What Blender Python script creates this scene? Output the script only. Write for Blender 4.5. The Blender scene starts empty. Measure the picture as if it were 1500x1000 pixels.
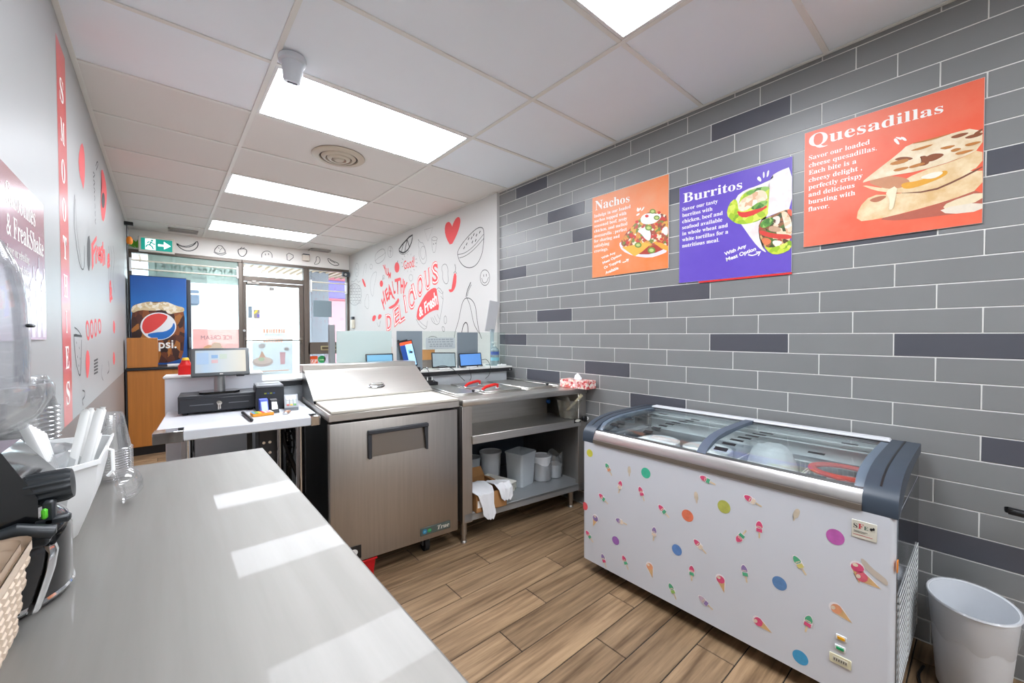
import bpy, bmesh, math, random
from mathutils import Vector, Matrix
random.seed(7)
S = bpy.context.scene
COL = S.collection
PI = math.pi

# ------------------------------------------------------------------ camera
FPX, YAW, PIT, ROL = 597.7, .7071, -.0183, -.0022      # focal length in pixels of a 1500 px wide frame
EYE = Vector((0, 0, 1.34))
_f = Vector((math.sin(YAW)*math.cos(PIT), math.cos(YAW)*math.cos(PIT), math.sin(PIT)))
_r = Vector((math.cos(YAW), -math.sin(YAW), 0))
_u = _r.cross(_f)
RT = _r*math.cos(ROL) + _u*math.sin(ROL)
UP = -_r*math.sin(ROL) + _u*math.cos(ROL)
cd = bpy.data.cameras.new('camera'); cam = bpy.data.objects.new('camera', cd); COL.objects.link(cam)
cd.sensor_width = 36; cd.lens = FPX/1500*36; cd.clip_start = .02; cd.clip_end = 200
cam.matrix_world = Matrix(((RT.x, UP.x, -_f.x, EYE.x), (RT.y, UP.y, -_f.y, EYE.y), (RT.z, UP.z, -_f.z, EYE.z), (0, 0, 0, 1)))
S.camera = cam

# ------------------------------------------------------------------ world, exposure
W = bpy.data.worlds.new('sky'); S.world = W; W.use_nodes = True
_bg = W.node_tree.nodes['Background']; _bg.inputs[0].default_value = (.82, .91, 1, 1); _bg.inputs[1].default_value = 3.6
PANEL = 9.0            # radiance of the ceiling light panels
S.view_settings.view_transform = 'Standard'; S.view_settings.look = 'None'
S.view_settings.exposure = 1.26; S.view_settings.gamma = 1; S.view_settings.use_curve_mapping = False
S.cycles.transparent_max_bounces = 40; S.cycles.max_bounces = 10; S.cycles.diffuse_bounces = 5
S.cycles.use_denoising = True; S.cycles.sample_clamp_indirect = 6

# ------------------------------------------------------------------ measuring helpers: where the sight line of a photo pixel meets a real plane
def ray(u, v): return RT*((u-750)/FPX) - UP*((v-500)/FPX) + _f
def PX(u, v, X=None, Y=None, Z=None):
    d = ray(u, v)
    if X is not None: t = (X-EYE.x)/d.x
    elif Y is not None: t = (Y-EYE.y)/d.y
    else: t = (Z-EYE.z)/d.z
    return EYE + d*t

# ------------------------------------------------------------------ materials
def lin(h):
    h = h.lstrip('#'); r = []
    for i in (0, 2, 4):
        c = int(h[i:i+2], 16)/255
        r.append(c/12.92 if c <= .04045 else ((c+.055)/1.055)**2.4)
    return (*r, 1)
MATS = {}
def N(nt, t, **kw):
    n = nt.nodes.new(t)
    for k, v in kw.items(): setattr(n, k, v)
    return n
def M(name, col, rough=.5, metal=0, spec=.5, coat=0, crough=.05, emis=0, var=0, vs=6, vstr=(1, 1, 1), col2=None, bump=0, bs=40, bstr=(1, 1, 1), rand=0, rvar=0, trans=0):
    if name in MATS: return MATS[name]
    m = bpy.data.materials.new(name); m.use_nodes = True; MATS[name] = m
    nt = m.node_tree; L = nt.links.new; b = nt.nodes['Principled BSDF']; I = b.inputs
    I['Roughness'].default_value = rough; I['Metallic'].default_value = metal; I['Specular IOR Level'].default_value = spec
    I['Coat Weight'].default_value = coat; I['Coat Roughness'].default_value = crough
    if trans: I['Transmission Weight'].default_value = trans
    c = lin(col); I['Base Color'].default_value = c
    if emis: I['Emission Color'].default_value = c; I['Emission Strength'].default_value = emis
    tc = None
    def coords(s, st):
        nonlocal tc
        if tc is None:
            tc = N(nt, 'ShaderNodeTexCoord'); oi = N(nt, 'ShaderNodeObjectInfo')
            sc = N(nt, 'ShaderNodeVectorMath', operation='SCALE'); sc.inputs[0].default_value = (37, 51, 23); L(oi.outputs['Random'], sc.inputs['Scale'])
            ad = N(nt, 'ShaderNodeVectorMath', operation='ADD'); L(tc.outputs['Object'], ad.inputs[0]); L(sc.outputs[0], ad.inputs[1])
            tc = (ad.outputs[0], oi.outputs['Random'])
        mp = N(nt, 'ShaderNodeMapping'); mp.inputs['Scale'].default_value = [s*q for q in st]; L(tc[0], mp.inputs[0]); return mp.outputs[0]
    last = None
    if var or col2:
        nz = N(nt, 'ShaderNodeTexNoise'); nz.inputs['Scale'].default_value = 1; nz.inputs['Detail'].default_value = 5; nz.inputs['Roughness'].default_value = .6
        L(coords(vs, vstr), nz.inputs['Vector'])
        mr = N(nt, 'ShaderNodeMapRange'); mr.inputs[1].default_value = .32; mr.inputs[2].default_value = .68; L(nz.outputs[0], mr.inputs[0])
        mx = N(nt, 'ShaderNodeMix', data_type='RGBA'); mx.inputs[6].default_value = c
        mx.inputs[7].default_value = lin(col2) if col2 else (*[q*(1-var) for q in c[:3]], 1)
        L(mr.outputs[0], mx.inputs[0]); last = mx.outputs[2]
        if rvar:
            ma = N(nt, 'ShaderNodeMath', operation='MULTIPLY_ADD'); ma.inputs[1].default_value = rvar; ma.inputs[2].default_value = rough-rvar/2
            L(nz.outputs[0], ma.inputs[0]); L(ma.outputs[0], I['Roughness'])
    if rand:
        coords(1, (1, 1, 1))
        mr = N(nt, 'ShaderNodeMapRange'); mr.inputs[3].default_value = 1-rand; mr.inputs[4].default_value = 1+rand; L(tc[1], mr.inputs[0])
        hs = N(nt, 'ShaderNodeHueSaturation'); hs.inputs['Color'].default_value = c; L(mr.outputs[0], hs.inputs['Value'])
        if last: L(last, hs.inputs['Color'])
        last = hs.outputs[0]
    if last: L(last, I['Base Color'])
    if bump:
        nb = N(nt, 'ShaderNodeTexNoise'); nb.inputs['Scale'].default_value = 1; nb.inputs['Detail'].default_value = 3; L(coords(bs, bstr), nb.inputs['Vector'])
        bp = N(nt, 'ShaderNodeBump'); bp.inputs['Strength'].default_value = bump; bp.inputs['Distance'].default_value = .01; L(nb.outputs[0], bp.inputs['Height']); L(bp.outputs[0], I['Normal'])
    return m
def G(name, tint='ffffff', refl=.1, rough=.02, milk=0, milkcol='ffffff', gain=.6):
    """clear sheet: see-through with a mirror sheen, optionally milky"""
    if name in MATS: return MATS[name]
    m = bpy.data.materials.new(name); m.use_nodes = True; MATS[name] = m
    nt = m.node_tree; L = nt.links.new; nt.nodes.clear()
    out = N(nt, 'ShaderNodeOutputMaterial'); tr = N(nt, 'ShaderNodeBsdfTransparent'); tr.inputs[0].default_value = lin(tint)
    gl = N(nt, 'ShaderNodeBsdfGlossy'); gl.inputs['Roughness'].default_value = rough
    fr = N(nt, 'ShaderNodeLayerWeight'); fr.inputs[0].default_value = .25
    mu = N(nt, 'ShaderNodeMath', operation='MULTIPLY_ADD'); mu.inputs[1].default_value = gain; mu.inputs[2].default_value = refl*.4; mu.use_clamp = True; L(fr.outputs['Fresnel'], mu.inputs[0])
    mx = N(nt, 'ShaderNodeMixShader'); L(mu.outputs[0], mx.inputs[0]); L(gl.outputs[0], mx.inputs[2])
    if milk:
        di = N(nt, 'ShaderNodeBsdfDiffuse'); di.inputs[0].default_value = lin(milkcol); tl = N(nt, 'ShaderNodeBsdfTranslucent'); tl.inputs[0].default_value = lin(milkcol)
        m2 = N(nt, 'ShaderNodeMixShader'); m2.inputs[0].default_value = .5; L(di.outputs[0], m2.inputs[1]); L(tl.outputs[0], m2.inputs[2])
        m3 = N(nt, 'ShaderNodeMixShader'); m3.inputs[0].default_value = milk; L(tr.outputs[0], m3.inputs[1]); L(m2.outputs[0], m3.inputs[2]); L(m3.outputs[0], mx.inputs[1])
    else: L(tr.outputs[0], mx.inputs[1])
    L(mx.outputs[0], out.inputs[0]); return m
def SPOT(name, cols, scale, rough=.4, st=(1, 1, 1)):
    """printed mottling: random cells of the given colours"""
    if name in MATS: return MATS[name]
    m = M(name, cols[0], rough); nt = m.node_tree; L = nt.links.new
    tc = N(nt, 'ShaderNodeTexCoord'); mp = N(nt, 'ShaderNodeMapping'); mp.inputs['Scale'].default_value = [scale*q for q in st]
    nz = N(nt, 'ShaderNodeTexNoise'); nz.inputs['Scale'].default_value = 2.3
    ad = N(nt, 'ShaderNodeMix', data_type='RGBA'); ad.inputs[0].default_value = .22
    L(tc.outputs['Object'], mp.inputs[0]); L(mp.outputs[0], nz.inputs['Vector']); L(mp.outputs[0], ad.inputs[6]); L(nz.outputs['Color'], ad.inputs[7])
    vo = N(nt, 'ShaderNodeTexVoronoi'); vo.inputs['Scale'].default_value = 1; L(ad.outputs[2], vo.inputs['Vector'])
    se = N(nt, 'ShaderNodeSeparateColor'); L(vo.outputs['Color'], se.inputs[0])
    cr = N(nt, 'ShaderNodeValToRGB'); cr.color_ramp.interpolation = 'CONSTANT'
    while len(cr.color_ramp.elements) < len(cols): cr.color_ramp.elements.new(.5)
    for i, c in enumerate(cols): cr.color_ramp.elements[i].position = i/len(cols); cr.color_ramp.elements[i].color = lin(c)
    L(se.outputs[0], cr.inputs[0]); L(cr.outputs[0], nt.nodes['Principled BSDF'].inputs['Base Color']); return m
def GRAD(name, stops, axis=2, rough=.4, lo=0, hi=1, wob=0, wsc=8):
    """colour blend along one object axis"""
    if name in MATS: return MATS[name]
    m = M(name, stops[0][1], rough); nt = m.node_tree; L = nt.links.new
    tc = N(nt, 'ShaderNodeTexCoord'); se = N(nt, 'ShaderNodeSeparateXYZ'); L(tc.outputs['Object'], se.inputs[0])
    mr = N(nt, 'ShaderNodeMapRange'); mr.inputs[1].default_value = lo; mr.inputs[2].default_value = hi; src = se.outputs[axis]
    if wob:
        nz = N(nt, 'ShaderNodeTexNoise'); nz.inputs['Scale'].default_value = wsc; nz.inputs['Detail'].default_value = 6; L(tc.outputs['Object'], nz.inputs['Vector'])
        ma = N(nt, 'ShaderNodeMath', operation='MULTIPLY_ADD'); ma.inputs[1].default_value = wob*2; L(nz.outputs[0], ma.inputs[0])
        sb = N(nt, 'ShaderNodeMath', operation='SUBTRACT'); sb.inputs[1].default_value = wob; L(src, sb.inputs[0]); L(sb.outputs[0], ma.inputs[2]); src = ma.outputs[0]
    L(src, mr.inputs[0])
    cr = N(nt, 'ShaderNodeValToRGB')
    while len(cr.color_ramp.elements) < len(stops): cr.color_ramp.elements.new(.5)
    for e, (p, c) in zip(cr.color_ramp.elements, stops): e.position = p; e.color = lin(c)
    L(mr.outputs[0], cr.inputs[0]); L(cr.outputs[0], nt.nodes['Principled BSDF'].inputs['Base Color']); return m

steel = M('brushed_steel', 'cecbc6', .42, 1, var=.12, vs=3, vstr=(1, 30, 30), rvar=.12)
steel_v = M('brushed_steel_upright', 'bcb7b1', .42, 1, var=.1, vs=3, vstr=(30, 30, 1), rvar=.1)
chrome = M('chrome', 'd8dadc', .08, 1)
alu = M('aluminium', 'cfcbc8', .28, 1)
white_pl = M('white_plastic', 'e6e7e6', .4)
white_pt = M('white_paint', 'd0cfcc', .6, var=.03, vs=1.5)
black_pl = M('black_plastic', '17181a', .35)
black_gl = M('black_gloss', '0b0c0e', .12, coat=.5)
dgrey_pl = M('dark_grey_plastic', '3b4149', .42)
rubber = M('rubber', '1c1d1f', .7)
paper = M('paper', 'f2f1ee', .7)
red_pr = M('red_print', 'd8242a', .45)
ink = M('ink_line', '2c2b2c', .6)
white_pr = M('white_print', 'f4f1ec', .45)
orange_pl = M('orange_plastic', 'f08a1c', .4)

# ------------------------------------------------------------------ mesh builder
class B:
    def __init__(s): s.bm = bmesh.new(); s.mi = 0
    def _face(s, vs):
        try:
            f = s.bm.faces.new(vs); f.material_index = s.mi; return f
        except ValueError: return None
    def mat(s, i): s.mi = i; return s
    def box(s, x0, x1, y0, y1, z0, z1, bev=0, seg=1, T=None):
        r = bmesh.ops.create_cube(s.bm, size=1); vs = r['verts']
        c = Vector(((x0+x1)/2, (y0+y1)/2, (z0+z1)/2)); d = Vector((abs(x1-x0), abs(y1-y0), abs(z1-z0)))
        for v in vs: v.co = Vector((v.co.x*d.x, v.co.y*d.y, v.co.z*d.z)) + c
        fs = set(f for v in vs for f in v.link_faces)
        if bev:
            bev = min(bev, min(d)*.45)
            es = set(e for v in vs for e in v.link_edges)
            rr = bmesh.ops.bevel(s.bm, geom=list(es), offset=bev, segments=seg, profile=.5, affect='EDGES', clamp_overlap=True)
            vs = list(set(rr['verts']) | set(v for v in vs if v.is_valid)); fs = set(f for v in vs for f in v.link_faces)
        for f in fs: f.material_index = s.mi
        if T is not None:
            for v in vs: v.co = T @ v.co
        return s
    def loft(s, rings, cap=True, closed=True):
        R = [[s.bm.verts.new(p) for p in r] for r in rings]; n = len(R[0])
        for a, b in zip(R, R[1:]):
            for i in range(n if closed else n-1):
                j = (i+1) % n; s._face([a[i], a[j], b[j], b[i]])
        if cap and closed: s._face(R[0][::-1]); s._face(R[-1])
        return s
    def cyl(s, p0, p1, r0, r1=None, n=16, cap=True):
        p0, p1 = Vector(p0), Vector(p1); r1 = r0 if r1 is None else r1
        ax = (p1-p0).normalized(); a = ax.orthogonal().normalized(); b = ax.cross(a)
        return s.loft([[p + (a*math.cos(2*PI*i/n) + b*math.sin(2*PI*i/n))*r for i in range(n)] for p, r in ((p0, r0), (p1, r1))], cap)
    def tube(s, pts, r, n=8, cap=True, smooth=0):
        pts = [Vector(p) for p in pts]
        for _ in range(smooth):
            q = [pts[0]]
            for a, b in zip(pts, pts[1:]): q += [a*.75+b*.25, a*.25+b*.75]
            pts = q + [pts[-1]]
        rings = []; a = None
        for i, p in enumerate(pts):
            t = (pts[min(i+1, len(pts)-1)] - pts[max(i-1, 0)]).normalized()
            a = t.orthogonal().normalized() if a is None else (a - t*a.dot(t)).normalized()
            b = t.cross(a); rr = r[i] if isinstance(r, (list, tuple)) else r
            rings.append([p + (a*math.cos(2*PI*k/n) + b*math.sin(2*PI*k/n))*rr for k in range(n)])
        return s.loft(rings, cap)
    def lathe(s, prof, n=28, c=(0, 0, 0), sx=1, sy=1, cap=False, T=None):
        rings = [[Vector((c[0]+r*sx*math.cos(2*PI*i/n), c[1]+r*sy*math.sin(2*PI*i/n), c[2]+z)) for i in range(n)] for r, z in prof]
        if T is not None: rings = [[T @ p for p in g] for g in rings]
        return s.loft(rings, cap)
    def prism(s, poly, axis, a0, a1):
        def P(p, a): return {'x': (a, p[0], p[1]), 'y': (p[0], a, p[1]), 'z': (p[0], p[1], a)}[axis]
        return s.loft([[P(p, a0) for p in poly], [P(p, a1) for p in poly]])
    def poly(s, pts): s._face([s.bm.verts.new(p) for p in pts]); return s
    def raw(s, vs, fs):
        V = [s.bm.verts.new(p) for p in vs]
        for f in fs: s._face([V[i] for i in f])
        return s
    def rbox(s, x0, x1, y0, y1, z0, z1, r0, x0b=None, x1b=None, y0b=None, y1b=None, n=5, cap=True):
        """rounded-corner upright shell from a bottom outline to a top outline"""
        x0b = x0 if x0b is None else x0b; x1b = x1 if x1b is None else x1b; y0b = y0 if y0b is None else y0b; y1b = y1 if y1b is None else y1b
        def ring(a0, a1, b0, b1, z):
            o = []
            for cx, cy, t0 in ((a1-r0, b1-r0, 0), (a0+r0, b1-r0, 90), (a0+r0, b0+r0, 180), (a1-r0, b0+r0, 270)):
                for k in range(n+1):
                    t = math.radians(t0+90*k/n); o.append((cx+r0*math.cos(t), cy+r0*math.sin(t), z))
            return o
        return s.loft([ring(x0b, x1b, y0b, y1b, z0), ring(x0, x1, y0, y1, z1)], cap)
    def done(s, name, mats, parent=None, ang=38, label=None, kind=None):
        bm = s.bm; bmesh.ops.recalc_face_normals(bm, faces=bm.faces)
        lim = math.radians(ang)
        for f in bm.faces: f.smooth = True
        for e in bm.edges:
            if len(e.link_faces) == 2: e.smooth = e.calc_face_angle(0) < lim
        me = bpy.data.meshes.new(name); bm.to_mesh(me); bm.free()
        for m in (mats if isinstance(mats, (list, tuple)) else [mats]): me.materials.append(m)
        o = bpy.data.objects.new(name, me); COL.objects.link(o)
        if parent: o.parent = parent
        if label: o['label'] = label
        if kind: o['kind'] = kind
        return o
def thing(name, label, cat, loc=(0, 0, 0), rz=0, group=None):
    o = bpy.data.objects.new(name, None); COL.objects.link(o); o.location = loc; o.rotation_euler = (0, 0, rz); o.empty_display_size = .1
    o['label'] = label; o['category'] = cat
    if group: o['group'] = group
    return o
def tag(o, label, cat, group=None):
    o['label'] = label; o['category'] = cat
    if group: o['group'] = group
    return o
def inst(src, parent, loc, rz=0, name=None):
    o = src.copy(); COL.objects.link(o); o.parent = parent; o.location = loc; o.rotation_euler = (0, 0, rz); return o
def copy_tree(o, parent=None):
    c = o.copy(); COL.objects.link(c); c.parent = parent
    for ch in list(o.children): copy_tree(ch, c)
    return c
# ------------------------------------------------------------------ lettering
def serif(t):
    o = ''
    for ch in t:
        if 'A' <= ch <= 'Z': o += chr(0x1D400+ord(ch)-65)
        elif 'a' <= ch <= 'z': o += chr(0x1D41A+ord(ch)-97)
        else: o += ch
    return o
_T = {}
def glyphs(t, bold=0, shear=0):
    k = (t, bold, shear)
    if k in _T: return _T[k]
    c = bpy.data.curves.new('lettering', 'FONT'); c.body = t; c.offset = bold; c.shear = shear; c.resolution_u = 3
    o = bpy.data.objects.new('lettering', c); COL.objects.link(o)
    me = bpy.data.meshes.new_from_object(o.evaluated_get(bpy.context.evaluated_depsgraph_get()))
    vs = [(v.co.x, v.co.y) for v in me.vertices]; fs = [tuple(p.vertices) for p in me.polygons]
    bpy.data.objects.remove(o); bpy.data.curves.remove(c); bpy.data.meshes.remove(me)
    _T[k] = (vs, fs); return vs, fs
def text(b, t, fn, x, z, size, bold=0, shear=0, width=None, align='l', mirror=False):
    """lay a line of lettering into builder b; fn(x, z) gives the 3-D place of a point of the print"""
    vs, fs = glyphs(t, bold, shear)
    if not vs: return 0
    x0 = min(v[0] for v in vs); x1 = max(v[0] for v in vs); sx = size if width is None else width/(x1-x0)
    w = (x1-x0)*sx; ox = x-(w/2 if align == 'c' else 0)
    b.raw([fn(ox + ((x1-v[0]) if mirror else (v[0]-x0))*sx, z+v[1]*size) for v in vs], fs); return w
def quadtext(b, t, q, fn, bold=0):
    """fit lettering into the four corners q (top-left, top-right, bottom-right, bottom-left) of the surface coordinates"""
    vs, fs = glyphs(t, bold)
    x0 = min(v[0] for v in vs); x1 = max(v[0] for v in vs); y0 = min(v[1] for v in vs); y1 = max(v[1] for v in vs)
    o = []
    for vx, vy in vs:
        a = (vx-x0)/(x1-x0); c = (y1-vy)/(y1-y0)
        top = [q[0][i]*(1-a)+q[1][i]*a for i in (0, 1)]; bot = [q[3][i]*(1-a)+q[2][i]*a for i in (0, 1)]
        o.append(fn(top[0]*(1-c)+bot[0]*c, top[1]*(1-c)+bot[1]*c))
    b.raw(o, fs)
def smooth2(p, it=2, closed=False):
    for _ in range(it):
        q = []; n = len(p); rng = range(n if closed else n-1)
        if not closed: q.append(p[0])
        for i in rng:
            a, c = p[i], p[(i+1) % n]; q += [(a[0]*.75+c[0]*.25, a[1]*.75+c[1]*.25), (a[0]*.25+c[0]*.75, a[1]*.25+c[1]*.75)]
        if not closed: q.append(p[-1])
        p = q
    return p
def stroke(b, pts, w, fn, closed=False, sm=2):
    """a drawn line of width w (metres) through surface points; fn(x, y) -> 3-D"""
    if sm: pts = smooth2(pts, sm, closed)
    P = [Vector(fn(*p)) for p in pts]
    if closed: P.append(P[0])
    nrm = stroke.n
    L_, R_ = [], []
    for i, p in enumerate(P):
        t = P[min(i+1, len(P)-1)]-P[max(i-1, 0)]
        if closed and i in (0, len(P)-1): t = P[1]-P[-2]
        d = t.cross(nrm).normalized()*(w/2); L_.append(p+d); R_.append(p-d)
    V = [b.bm.verts.new(p) for p in L_+R_]; n = len(P)
    for i in range(n-1): b._face([V[i], V[i+1], V[n+i+1], V[n+i]])
stroke.n = Vector((1, 0, 0))
def fill(b, pts, fn, sm=2):
    if sm: pts = smooth2(pts, sm, True)
    P = [Vector(fn(*p)) for p in pts]
    vs = [b.bm.verts.new(p) for p in P]; f = b._face(vs)
    if f: bmesh.ops.triangulate(b.bm, faces=[f])
def oval(cx, cy, rx, ry, n=20, rot=0):
    c, s = math.cos(rot), math.sin(rot)
    return [(cx+rx*math.cos(2*PI*i/n)*c-ry*math.sin(2*PI*i/n)*s, cy+rx*math.cos(2*PI*i/n)*s+ry*math.sin(2*PI*i/n)*c) for i in range(n)]
ORD = ('topmost', 'second', 'third', 'fourth', 'fifth', 'sixth', 'seventh', 'eighth', 'ninth', 'tenth', 'eleventh', 'twelfth', 'thirteenth', 'fourteenth', 'fifteenth', 'sixteenth', 'seventeenth', 'eighteenth', 'nineteenth', 'twentieth', 'lowest')
#@@STRUCTURE
# ================================================================== THE ROOM
CZ = 2.707; XL, XR, XW = -.33, 2.495, 2.468; YT, YF, YB = 3.108, 7.24, -3.6
# ---- floor: grout bed and one object per wood-look plank
b = B(); b.box(XL-.1, XR+.15, YB-.1, YF+.1, -.12, -.003)
floor = b.done('floor', M('grout_dark', '26221f', .9)); floor['kind'] = 'structure'
wood_m = M('wood_plank', 'a28667', .42, spec=.35, col2='644e38', vs=1, vstr=(2.2, 34, 34), rand=.17, bump=.12, bs=1, bstr=(4, 90, 90))
nt = wood_m.node_tree     # long dark grain streaks over the base tone
PLW, PLL = .1535, .9
def plank_mesh(l):
    q = B(); q.box(-l/2+.0022, l/2-.0022, -PLW/2+.0022, PLW/2-.0022, -.01, 0, .0014); return q.done('floor_plank', wood_m)
full = plank_mesh(PLL); nfull = 0
r0 = 2.187
k = -38
while r0 + k*PLW < YF:
    y = r0 + k*PLW + PLW/2; j0 = (1.735 + .3*((k+1) % 3)) % .9
    if y > YB:
        x = XL; e = j0 - .9*3
        while e <= XL: e += .9
        while x < XR-.02:
            e2 = min(e, XR); l = e2-x
            if l > .895:
                if nfull == 0: o = full; o.parent = floor; o.location = (x+l/2, y, 0)
                else: o = inst(full, floor, (x+l/2, y, 0))
                nfull += 1
            elif l > .02: o = plank_mesh(l); o.parent = floor; o.location = (x+l/2, y, 0)
            x = e2; e += .9
    k += 1
# ---- right wall: grout face with tiles, then the white painted stretch
b = B(); b.box(XR+.0035, XR+.15, YB, YT+.02, -.1, CZ+.2); b.mat(1).box(XW, XR+.15, YT, YF+.12, -.1, CZ+.2)
wall_right = b.done('wall_right', [M('grout_grey', 'e4e3df', .8), white_pt]); wall_right['kind'] = 'structure'
tile_m = M('grey_tile', '838484', .33, spec=.45, var=.05, vs=5, vstr=(1, 1, 1), rand=.03, bump=.03, bs=6)
dark_m = M('charcoal_tile', '55565d', .3, spec=.45, var=.08, vs=5, rand=.04, bump=.05, bs=7)
ROW, TL, TG = .1035, .4063, .0046
ROFF = {'A': .018, 'B': .280, 'C': .148}
seq = {r: 'ABC'[(-r) % 3] for r in range(-13, 14)}
for r, c in {-5: 'A', -6: 'B', -7: 'C', -8: 'A', -9: 'B', -10: 'C', -11: 'A', -12: 'B', -13: 'C'}.items(): seq[r] = c
dark = {(12, 2.63), (9, 2.24), (11, .88), (5, 2.99), (1, 2.38), (2, 1.285), (-1, .88), (-3, 1.84), (-5, 1.44), (-1, 2.92), (-4, 2.53), (7, 1.9), (8, 1.22), (4, .35), (6, -.17), (-1, .08), (-5, -.17), (-9, .08)}
def tile_mesh(l, h, m):
    q = B(); q.box(.0012, .009, -l/2+TG/2, l/2-TG/2, -h/2+TG/2, h/2-TG/2, .0012); return q.done('wall_tile', m)
ft = {0: tile_mesh(TL, ROW, tile_m), 1: tile_mesh(TL, ROW, dark_m)}; used = {0: 0, 1: 0}
for r in range(-13, 14):
    z0, z1 = max(1.34+r*ROW, 0.002), min(1.34+(r+1)*ROW, CZ+.004)
    if z1-z0 < .012: continue
    y = ROFF[seq[r]] - TL*3
    while y < YT:
        a, c = max(y, -.66), min(y+TL, YT)
        if c-a > .012:
            dk = 1 if any(rr == r and a <= yy <= c for rr, yy in dark) else 0
            loc = (XR, (a+c)/2, (z0+z1)/2)
            if c-a > TL-.002 and z1-z0 > ROW-.002:
                if used[dk] == 0: o = ft[dk]; o.parent = wall_right; o.location = loc
                else: o = inst(ft[dk], wall_right, loc)
                used[dk] += 1
            else: o = tile_mesh(c-a, z1-z0, (tile_m, dark_m)[dk]); o.parent = wall_right; o.location = loc
        y += TL
# ---- left wall (white above, grey-brown below), back wall
b = B(); b.box(XL-.12, XL, YB, YF+.12, .94, CZ+.2); b.mat(1).box(XL-.12, XL, YB, YF+.12, -.1, .94)
wall_left = b.done('wall_left', [M('glossy_wall_vinyl', 'a1a2a1', .42, spec=.4, var=.02, vs=2), M('taupe_paint', '857a74', .55)]); wall_left['kind'] = 'structure'
b = B(); b.box(XL-.12, XR+.15, YB-.12, YB, -.1, CZ+.2); o = b.done('wall_back', white_pt); o['kind'] = 'structure'
b = B(); b.box(XL, XL+.008, YB, YF, 0, .09, .003); o = b.done('baseboard_left', M('dark_trim', '2e2a28', .5)); o['kind'] = 'structure'
b = B(); b.box(XW-.01, XW, YT+.02, YF, 0, .09, .003); o = b.done('baseboard_right', M('dark_trim', '2e2a28', .5)); o['kind'] = 'structure'
# ---- ceiling: slab, lay-in panels, exposed grid
b = B(); b.box(XL-.12, XR+.15, YB-.12, YF+.12, CZ+.09, CZ+.2)
ceiling = b.done('ceiling', white_pt); ceiling['kind'] = 'structure'
GX = [XL, .4408, 1.660, XR]; GY0, GP = 2.363, .6096
ctile = M('ceiling_panel_face', 'e6e3df', .8, var=.03, vs=260, bump=.1, bs=300, rand=.015)
ctile_s = M('ceiling_panel_smooth', 'f3f9ff', .6, var=.02, vs=3, rand=.01)
gridm = M('ceiling_grid_paint', 'e8e7e2', .5)
LIGHTS = [-9, -6, -3, 0, 3, 6]
cm = {}
for k in range(-10, 9):
    y0, y1 = max(GY0+k*GP, YB), min(GY0+(k+1)*GP, YF-.01)
    if y1-y0 < .05: continue
    for i in range(3):
        if i == 1 and k in LIGHTS: continue
        x0, x1 = GX[i], GX[i+1]
        if y0 >= YT and i == 2: x1 = XW
        sm = (k < 0) or (k == 0 and i != 1)
        key = (round(x1-x0, 3), round(y1-y0, 3), sm)
        loc = ((x0+x1)/2, (y0+y1)/2, CZ+.006)
        if key not in cm:
            q = B(); q.box(-(x1-x0)/2+.004, (x1-x0)/2-.004, -(y1-y0)/2+.004, (y1-y0)/2-.004, 0, .015, .002)
            o = q.done('ceiling_panel', ctile_s if sm else ctile); o.parent = ceiling; o.location = loc; cm[key] = o
        else: inst(cm[key], ceiling, loc)
for x in GX[1:3]:
    q = B(); q.box(x-.012, x+.012, YB, YF, CZ-.001, CZ+.006, .001); q.box(x-.003, x+.003, YB, YF, CZ, CZ+.04); q.done('grid_runner', gridm, ceiling)
cr = {}
for k in range(-9, 9):
    y = GY0+k*GP
    if not YB < y < YF: continue
    for i in range(3):
        x0, x1 = GX[i]+.012*(i > 0), GX[i+1]-.012*(i < 2)
        key = i
        if key not in cr:
            q = B(); q.box(-(x1-x0)/2, (x1-x0)/2, -.012, .012, -.0008, .006, .001); o = q.done('grid_cross_bar', gridm); o.parent = ceiling; o.location = ((x0+x1)/2, y, CZ); cr[key] = o
        else: inst(cr[key], ceiling, ((x0+x1)/2, y, CZ))
for n, (a, c, ya, yb) in {'trim_1': (XL, XL+.022, YB, YF), 'trim_2': (XR-.02, XR, YB, YT), 'trim_3': (XW-.02, XW, YT, YF)}.items():
    q = B(); q.box(a, c, ya, yb, CZ-.0015, CZ+.003, .0008); q.done(n, gridm)['kind'] = 'structure'
# ---- light panels
lm = M('lit_diffuser', 'f2f7ff', .5, emis=PANEL)
lab = {0: 'glowing ceiling light panel with the white dome camera at its corner', 3: 'glowing ceiling light panel just past the round air vent', 6: 'glowing ceiling light panel closest to the shop front door',
       -3: 'glowing ceiling light panel nearest the poster wall, overhead', -6: 'ceiling light panel over the unseen end of the kitchen', -9: 'ceiling light panel at the unseen back wall'}
for k in LIGHTS:
    t = thing('ceiling_light', lab[k], 'ceiling light', ((GX[1]+GX[2])/2, GY0+(k+.5)*GP, CZ), 0, 'ceiling light panels')
    hx, hy = .6096-.012, .3048-.012
    q = B(); q.box(-hx+.018, hx-.018, -hy+.018, hy-.018, .0035, .008); q.done('diffuser', lm, t)
    q = B()
    for a in ((-hx, hx, -hy, -hy+.018), (-hx, hx, hy-.018, hy), (-hx, -hx+.018, -hy+.018, hy-.018), (hx-.018, hx, -hy+.018, hy-.018)): q.box(*a, 0, .02, .002)
    q.done('frame', white_pl, t)
# ---- front wall: header with drawings, pillar-to-pillar shop front
b = B(); b.box(XL, XW, YF, YF+.12, 2.455, CZ+.2)
wall_front = b.done('wall_front', M('header_paint', 'f3f0eb', .6)); wall_front['kind'] = 'structure'
brz = M('bronze_frame', '6e655d', .4, .55)
def fr(b, x0, x1, z0, z1, y0=YF, y1=YF+.1): b.box(x0, x1, y0, y1, z0, z1, .004)
pane = G('window_glass', 'f4faf9', .1)
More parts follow.
